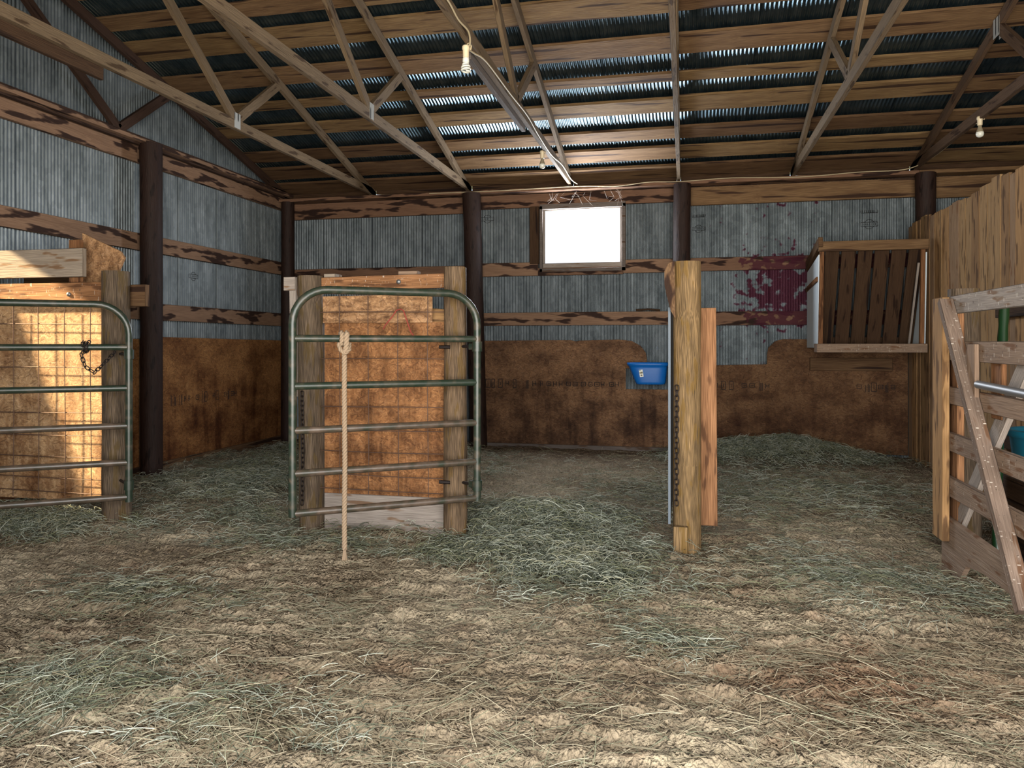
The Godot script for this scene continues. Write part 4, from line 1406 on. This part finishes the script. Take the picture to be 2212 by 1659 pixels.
func build_wooden_gate() -> void:
	var t := thing("wooden_gate", "slatted wooden gate with a diagonal brace standing open on the right", "gate", Vector3(1.37, 0.0, -4.0))
	var zn := -2.7
	var rows := [[1.366, 1.45, 1.355, 1.458], [1.122, 1.216, 1.108, 1.214], [0.885, 0.985, 0.88, 0.96], [0.64, 0.74, 0.63, 0.725], [0.40, 0.505, 0.39, 0.495]]
	var mats := [M.gray_top, M.gray_spat, M.gray_b, M.gray_spat, M.gray_spat, M.gray_spat]
	for k in rows.size():
		var q: Array = rows[k]
		var ya: float = (q[0] + q[1]) * 0.5
		var yb: float = (q[2] + q[3]) * 0.5 - 0.0
		var h: float = (q[1] - q[0] + q[3] - q[2]) * 0.5
		# the far end carries on behind the stile
		part("board", bm(Vector3(1.372, ya, -4.59), Vector3(1.372, yb, zn), 0.024, h), mats[k], t)
	var fb := G.new()
	fb.prism(PackedVector2Array([Vector2(-4.59, -0.03), Vector2(-4.34, -0.02), Vector2(-4.22, 0.10), Vector2(-4.0, 0.13), Vector2(-2.7, 0.13), Vector2(-2.7, 0.25), Vector2(-4.59, 0.285)]), 0.024, Transform3D(Basis(Vector3(0, 0, 1), Vector3.UP, Vector3(-1, 0, 0)), Vector3(1.36, 0, 0)), 0.5)
	for k in fb.t.size():
		fb.t[k] = Vector2(fb.t[k].y * 0.5 / 0.3, fb.t[k].x * 0.5 / 2.4)
	part("board", fb, M.gray_spat, t, "bottom board with a broad foot at its free end")
	part("stile", bx(Vector3(1.320, 0.165, -4.61), Vector3(1.358, 1.452, -4.45), 1), M.tan_c, t, "fresh tan stile at the gate's free end")
	part("stile", bx(Vector3(1.388, 0.165, -4.58), Vector3(1.425, 1.44, -4.44), 1), M.fir, t)
	part("brace", bm(Vector3(1.325, 1.43, -4.415), Vector3(1.325, 0.13, -3.44), 0.068, 0.042), M.gray_brace, t, "dirty diagonal brace on edge")
	part("rear_brace", bm(Vector3(1.41, 0.22, -4.50), Vector3(1.41, 1.22, -3.55), 0.032, 0.09), M.gray, t)
	part("latch_plank", bx(Vector3(1.334, 0.86, -4.13), Vector3(1.358, 1.205, -4.03), 1), M.gray_b, t)
	part("latch_plank", bx(Vector3(1.388, 0.86, -3.98), Vector3(1.412, 1.205, -3.86), 1), M.fir_b, t)
	var pp := solo("latch_pipe", tb([Vector3(1.335, 1.015, -3.98), Vector3(1.335, 1.0, -3.4), Vector3(1.335, 0.985, -2.8)], 0.019, 14), M.steel, "shiny steel pipe lying along the wooden gate's third board", "pipe")
	# things behind the gate
	var pts := []
	for k in 26:
		var s := k / 25.0
		pts.append(Vector3(1.52 + 0.03 * sin(s * 3.0), lerpf(1.46, 0.05, s), -4.18 - 0.10 * sin(s * PI) - s * 0.12))
	var rad := []
	for k in 26:
		rad.append(0.024 if k % 2 == 0 else 0.021)
	solo("ribbed_hose", tb(pts, rad, 12), M.hose, "dark green ribbed hose hanging behind the wooden gate", "hose")
	var barrel := thing("teal_tub", "teal plastic tub behind the wooden gate", "tub", Vector3(1.99, 0.47, -4.72))
	var g := G.new()
	g.lathe([Vector2(0.001, 0.0), Vector2(0.20, 0.0), Vector2(0.215, 0.02), Vector2(0.24, 0.22), Vector2(0.258, 0.225), Vector2(0.258, 0.255), Vector2(0.24, 0.26), Vector2(0.23, 0.24), Vector2(0.20, 0.03), Vector2(0.001, 0.03)], Transform3D(Basis.IDENTITY, Vector3(1.99, 0.475, -4.72)), 28)
	part("body", g, M.teal, barrel)
	var crate := thing("crate", "dark plank crate under the teal tub behind the wooden gate", "crate", Vector3(1.98, 0, -4.72))
	for k in 4:
		part("side_slat", bx(Vector3(1.74, 0.01 + k * 0.115, -4.50), Vector3(2.22, 0.11 + k * 0.115, -4.48)), M.dark, crate)
		part("side_slat", bx(Vector3(1.74, 0.01 + k * 0.115, -4.96), Vector3(2.22, 0.11 + k * 0.115, -4.94)), M.dark, crate)
		part("side_slat", bx(Vector3(1.74, 0.01 + k * 0.115, -4.94), Vector3(1.76, 0.11 + k * 0.115, -4.50), 2), M.dark, crate)
	part("lid", bx(Vector3(1.74, 0.455, -4.96), Vector3(2.22, 0.472, -4.48)), M.dark, crate)

# ---------------------------------------------------------------- lamps and cables
func socket(at: Vector3, t: Node3D) -> void:
	var g := G.new()
	g.lathe([Vector2(0.001, 0.075), Vector2(0.020, 0.075), Vector2(0.024, 0.068), Vector2(0.024, 0.05), Vector2(0.020, 0.046), Vector2(0.019, 0.004), Vector2(0.017, 0.0), Vector2(0.001, 0.0)], Transform3D(Basis.IDENTITY, at), 16)
	part("socket", g, M.porcelain, t)
	part("lead", tb([at + Vector3(0, 0.072, 0), at + Vector3(0.022, 0.088, 0.01), at + Vector3(0.034, 0.07, 0.0), at + Vector3(0.030, 0.045, 0)], 0.005, 6), M.cable, t)

func bare_bulb(at: Vector3, label: String) -> void:
	var t := thing("light_bulb", label, "light bulb", at, "")
	socket(at, t)
	var g := G.new()
	g.lathe([Vector2(0.014, 0.0), Vector2(0.015, -0.012), Vector2(0.020, -0.030), Vector2(0.027, -0.050), Vector2(0.028, -0.055)], Transform3D(Basis.IDENTITY, at), 20)
	part("neck", g, M.bulb_neck, t)
	var g2 := G.new()
	g2.lathe([Vector2(0.028, -0.055), Vector2(0.0305, -0.066), Vector2(0.029, -0.078), Vector2(0.024, -0.088), Vector2(0.014, -0.095), Vector2(0.0005, -0.098)], Transform3D(Basis.IDENTITY, at), 20)
	part("globe", g2, M.bulb, t)

func build_lamps() -> void:
	var a := Vector3(-1.315, 2.965, -4.55)
	var t := thing("spiral_bulb", "white spiral energy-saving bulb hanging from the truss left of the window", "light bulb", a)
	socket(a, t)
	var base := G.new()
	base.lathe([Vector2(0.015, 0.0), Vector2(0.021, -0.006), Vector2(0.021, -0.026), Vector2(0.016, -0.032), Vector2(0.001, -0.032)], Transform3D(Basis.IDENTITY, a), 16)
	part("base", base, M.bulb, t)
	var pts := []
	for k in 61:
		var s := k / 60.0
		var r := 0.014 + 0.012 * sin(minf(s * 1.6, 1.0) * PI * 0.5)
		pts.append(a + Vector3(cos(s * TAU * 3.2) * r, -0.034 - s * 0.055, sin(s * TAU * 3.2) * r))
	part("spiral", tb(pts, 0.0062, 8), M.bulb, t)
	bare_bulb(Vector3(-1.335, 2.985, -7.25), "bare round bulb on the truss just above the window")
	bare_bulb(Vector3(2.36, 3.0, -7.0), "bare round bulb on the right truss above the plank wall")
	# cables
	var c1 := [Vector3(-1.275, 3.06, -2.2), Vector3(-1.275, 3.07, -3.5), Vector3(-1.27, 3.09, -4.0), Vector3(-1.276, 3.075, -4.25), Vector3(-1.262, 3.07, -4.42), Vector3(-1.285, 3.035, -4.53), Vector3(-1.325, 3.035, -4.55), Vector3(-1.30, 3.04, -4.68), Vector3(-1.275, 3.06, -4.9), Vector3(-1.275, 3.075, -5.6), Vector3(-1.27, 3.09, -6.2), Vector3(-1.276, 3.07, -6.7), Vector3(-1.275, 3.055, -7.4), Vector3(-1.26, 3.09, -8.0), Vector3(-1.25, 3.06, -8.55), Vector3(-1.21, 3.05, -8.78)]
	solo("cable", tb(smooth(c1), 0.006, 6), M.cable, "pale electric cable running along the truss left of the window", "cable")
	var c2 := [Vector3(-3.0, 3.02, -8.80), Vector3(-2.2, 3.015, -8.80), Vector3(-1.21, 3.025, -8.795), Vector3(-0.78, 3.005, -8.79), Vector3(-0.40, 3.035, -8.795), Vector3(-0.05, 3.025, -8.795), Vector3(0.5, 3.04, -8.80), Vector3(1.2, 3.015, -8.795), Vector3(1.8, 3.04, -8.80), Vector3(2.25, 3.045, -8.80), Vector3(2.40, 3.07, -8.5), Vector3(2.395, 3.06, -7.9), Vector3(2.395, 3.08, -7.3), Vector3(2.37, 3.04, -7.05), Vector3(2.39, 3.09, -6.85), Vector3(2.395, 3.07, -6.0), Vector3(2.395, 3.08, -4.8), Vector3(2.395, 3.07, -3.6)]
	solo("cable", tb(smooth(c2), 0.0055, 6), M.cable, "thin pale cable stapled along the back wall's top plate", "cable")
	# old webs above the window
	var g := G.new()
	for k in 18:
		var x := rng.randf_range(-1.7, -0.7)
		var p := Vector3(x, 2.985 + rng.randf_range(-0.03, 0.0), BACK + 0.1)
		g.tube([p, p + Vector3(rng.randf_range(-0.06, 0.06), rng.randf_range(-0.10, -0.02), 0), p + Vector3(rng.randf_range(-0.12, 0.12), rng.randf_range(-0.17, -0.03), -0.06)], 0.0008, 4)
	var w := solo("cobweb", g, M.web, "dusty cobweb strands sagging above the window", "cobweb")
	w.set_meta("kind", "stuff")

func smooth(pts: Array) -> Array:
	var out := []
	var m := pts.size()
	for k in m - 1:
		var p0: Vector3 = pts[maxi(k - 1, 0)]
		var p1: Vector3 = pts[k]
		var p2: Vector3 = pts[k + 1]
		var p3: Vector3 = pts[mini(k + 2, m - 1)]
		for s in 5:
			out.append(p1.cubic_interpolate(p2, p0, p3, s / 5.0))
	out.append(pts[m - 1])
	return out

# ---------------------------------------------------------------- hay and straw
func tuft(sd: int, blades: int, spread: float, ln0: float, ln1: float, rad: float, lift: float) -> ArrayMesh:
	var r := RandomNumberGenerator.new()
	r.seed = sd
	var g := G.new()
	for k in blades:
		var an := r.randf() * TAU
		var d := Vector3(cos(an), 0, sin(an))
		var sdv := Vector3(-d.z, 0, d.x)
		var c := Vector3(r.randfn(0, spread), 0, r.randfn(0, spread))
		var ln := r.randf_range(ln0, ln1)
		var bend := r.randf_range(-0.13, 0.13)
		var y0 := r.randf() * lift
		var y1 := r.randf() * lift
		var pts := []
		for s in 4:
			var f := s / 3.0 - 0.5
			pts.append(c + d * f * ln + sdv * bend * ln * (f * f * 4.0 - 0.5) * 0.5 + Vector3(0, lerpf(y0, y1, s / 3.0) + 0.25 * lift * (1.0 - f * f * 4.0) + 0.002, 0))
		g.tube(pts, rad * r.randf_range(0.7, 1.3), 3, false)
	return g.mesh(M.hay)

func scatter(called: String, label: String, category: String, me: Mesh, spots: Array, tones: Array, s0: float, s1: float, lift: float) -> void:
	var mm := MultiMesh.new()
	mm.transform_format = MultiMesh.TRANSFORM_3D
	mm.use_colors = true
	mm.mesh = me
	mm.instance_count = spots.size()
	for k in spots.size():
		var p: Vector2 = spots[k]
		var y := ground(p.x, p.y)
		var gx := (ground(p.x + 0.04, p.y) - ground(p.x - 0.04, p.y)) / 0.08
		var gz := (ground(p.x, p.y + 0.04) - ground(p.x, p.y - 0.04)) / 0.08
		var up := Vector3(-gx, 1, -gz).normalized()
		var an := rng.randf() * TAU
		var x := Vector3(cos(an), 0, sin(an))
		x = (x - up * x.dot(up)).normalized()
		var s := rng.randf_range(s0, s1)
		var b := Basis(x, up, x.cross(up)) * Basis(Vector3.RIGHT, rng.randfn(0, 0.06)) * Basis(Vector3.BACK, rng.randfn(0, 0.06))
		mm.set_instance_transform(k, Transform3D(b.scaled(Vector3(s, s, s)), Vector3(p.x, y + rng.randf() * lift, p.y)))
		var tone: Color = tones[rng.randi() % tones.size()]
		mm.set_instance_color(k, tone * rng.randf_range(0.75, 1.2))
	var o := MultiMeshInstance3D.new()
	o.multimesh = mm
	o.name = numbered(called)
	o.set_meta("label", label)
	o.set_meta("category", category)
	o.set_meta("kind", "stuff")
	add_child(o)

func around_blobs(ids: Array, count: int) -> Array:
	var out := []
	var tot := 0.0
	for k in ids:
		tot += blobs[k][2] * blobs[k][3] * blobs[k][4]
	for k in ids:
		var b: Array = blobs[k]
		var m := int(count * b[2] * b[3] * b[4] / tot)
		for j in m:
			var x: float = b[0] + rng.randfn(0, 0.66) * b[2]
			var z: float = b[1] + rng.randfn(0, 0.66) * b[3]
			if z > -8.9 and x > -4.93 and x < 2.3 and n_patch.get_noise_2d(x * 3.0, z * 3.0) > -0.25:
				out.append(Vector2(x, z))
	return out

func build_hay() -> void:
	# linear colours
	var green := [Color(0.13, 0.145, 0.10), Color(0.25, 0.27, 0.21), Color(0.07, 0.08, 0.055), Color(0.38, 0.395, 0.32), Color(0.17, 0.175, 0.10), Color(0.30, 0.29, 0.20)]
	var straw := [Color(0.30, 0.255, 0.17), Color(0.23, 0.20, 0.135), Color(0.38, 0.335, 0.235), Color(0.19, 0.19, 0.125), Color(0.19, 0.15, 0.095)]
	var t1 := tuft(11, 6, 0.055, 0.04, 0.15, 0.0014, 0.026)
	var t2 := tuft(12, 7, 0.06, 0.05, 0.17, 0.0015, 0.045)
	var t3 := tuft(13, 4, 0.07, 0.03, 0.14, 0.0010, 0.010)
	scatter("loose_hay", "green hay spilled around the foot of the middle gate's hinge post", "hay", t2, around_blobs([0, 1, 2, 15], 2600), green, 0.7, 1.2, 0.025)
	scatter("loose_hay", "heap of green hay in the back right stall under the hay rack", "hay", t2, around_blobs([11, 12], 2200), green, 0.7, 1.2, 0.04)
	scatter("loose_hay", "thin green hay on the right stall's floor behind the tall post", "hay", t1, around_blobs([13, 16, 18], 1500), green, 0.7, 1.2, 0.012)
	scatter("loose_hay", "green hay on the dark left stall's floor", "hay", t2, around_blobs([7, 8, 19], 2600), green, 0.7, 1.2, 0.02)
	scatter("loose_hay", "green hay pushed under the left strand board panel", "hay", t2, around_blobs([6], 900), green, 0.7, 1.2, 0.03)
	scatter("loose_hay", "patchy hay scattered before the gates and down the middle", "hay", t1, around_blobs([3, 4, 14, 17], 700), green, 0.6, 1.1, 0.01)
	scatter("loose_hay", "clump of hay at the photo's lower left corner", "hay", t1, around_blobs([9, 10], 420), green, 0.6, 1.1, 0.012)
	scatter("loose_hay", "hay litter before the open wooden gate on the right", "hay", t1, around_blobs([5], 450), green, 0.6, 1.1, 0.006)
	var all := []
	for k in 5200:
		var p := Vector2(rng.randf_range(-4.9, 2.2), rng.randf_range(-8.7, -1.75))
		if n_patch.get_noise_2d(p.x * 2.0 + 9.0, p.y * 2.0) > -0.15:
			all.append(p)
	for k in 2600:
		var p := Vector2(rng.randf_range(-2.2, 1.6), rng.randf_range(-3.4, -1.75))
		if n_patch.get_noise_2d(p.x * 2.4 + 19.0, p.y * 2.4) > -0.05 - p.x * 0.06:
			all.append(p)
	scatter("straw_litter", "pale straw stems strewn thinly over the whole dirt floor", "straw", t3, all, straw, 0.7, 1.25, 0.003)
	# crumbs of soil and chaff
	var g := G.new()
	g.lathe([Vector2(0.0005, 0.006), Vector2(0.006, 0.004), Vector2(0.008, 0.0), Vector2(0.004, -0.004), Vector2(0.0005, -0.005)], Transform3D.IDENTITY, 6)
	var crumbs := []
	for k in 5000:
		crumbs.append(Vector2(rng.randf_range(-3.6, 2.2), -1.75 - absf(rng.randfn(0, 1.6))))
	scatter("soil_crumbs", "small crumbs of soil and chaff on the dirt floor", "soil", g.mesh(M.hay), crumbs, [Color(0.20, 0.155, 0.11), Color(0.13, 0.10, 0.07), Color(0.24, 0.2, 0.145)], 0.25, 0.8, 0.0)
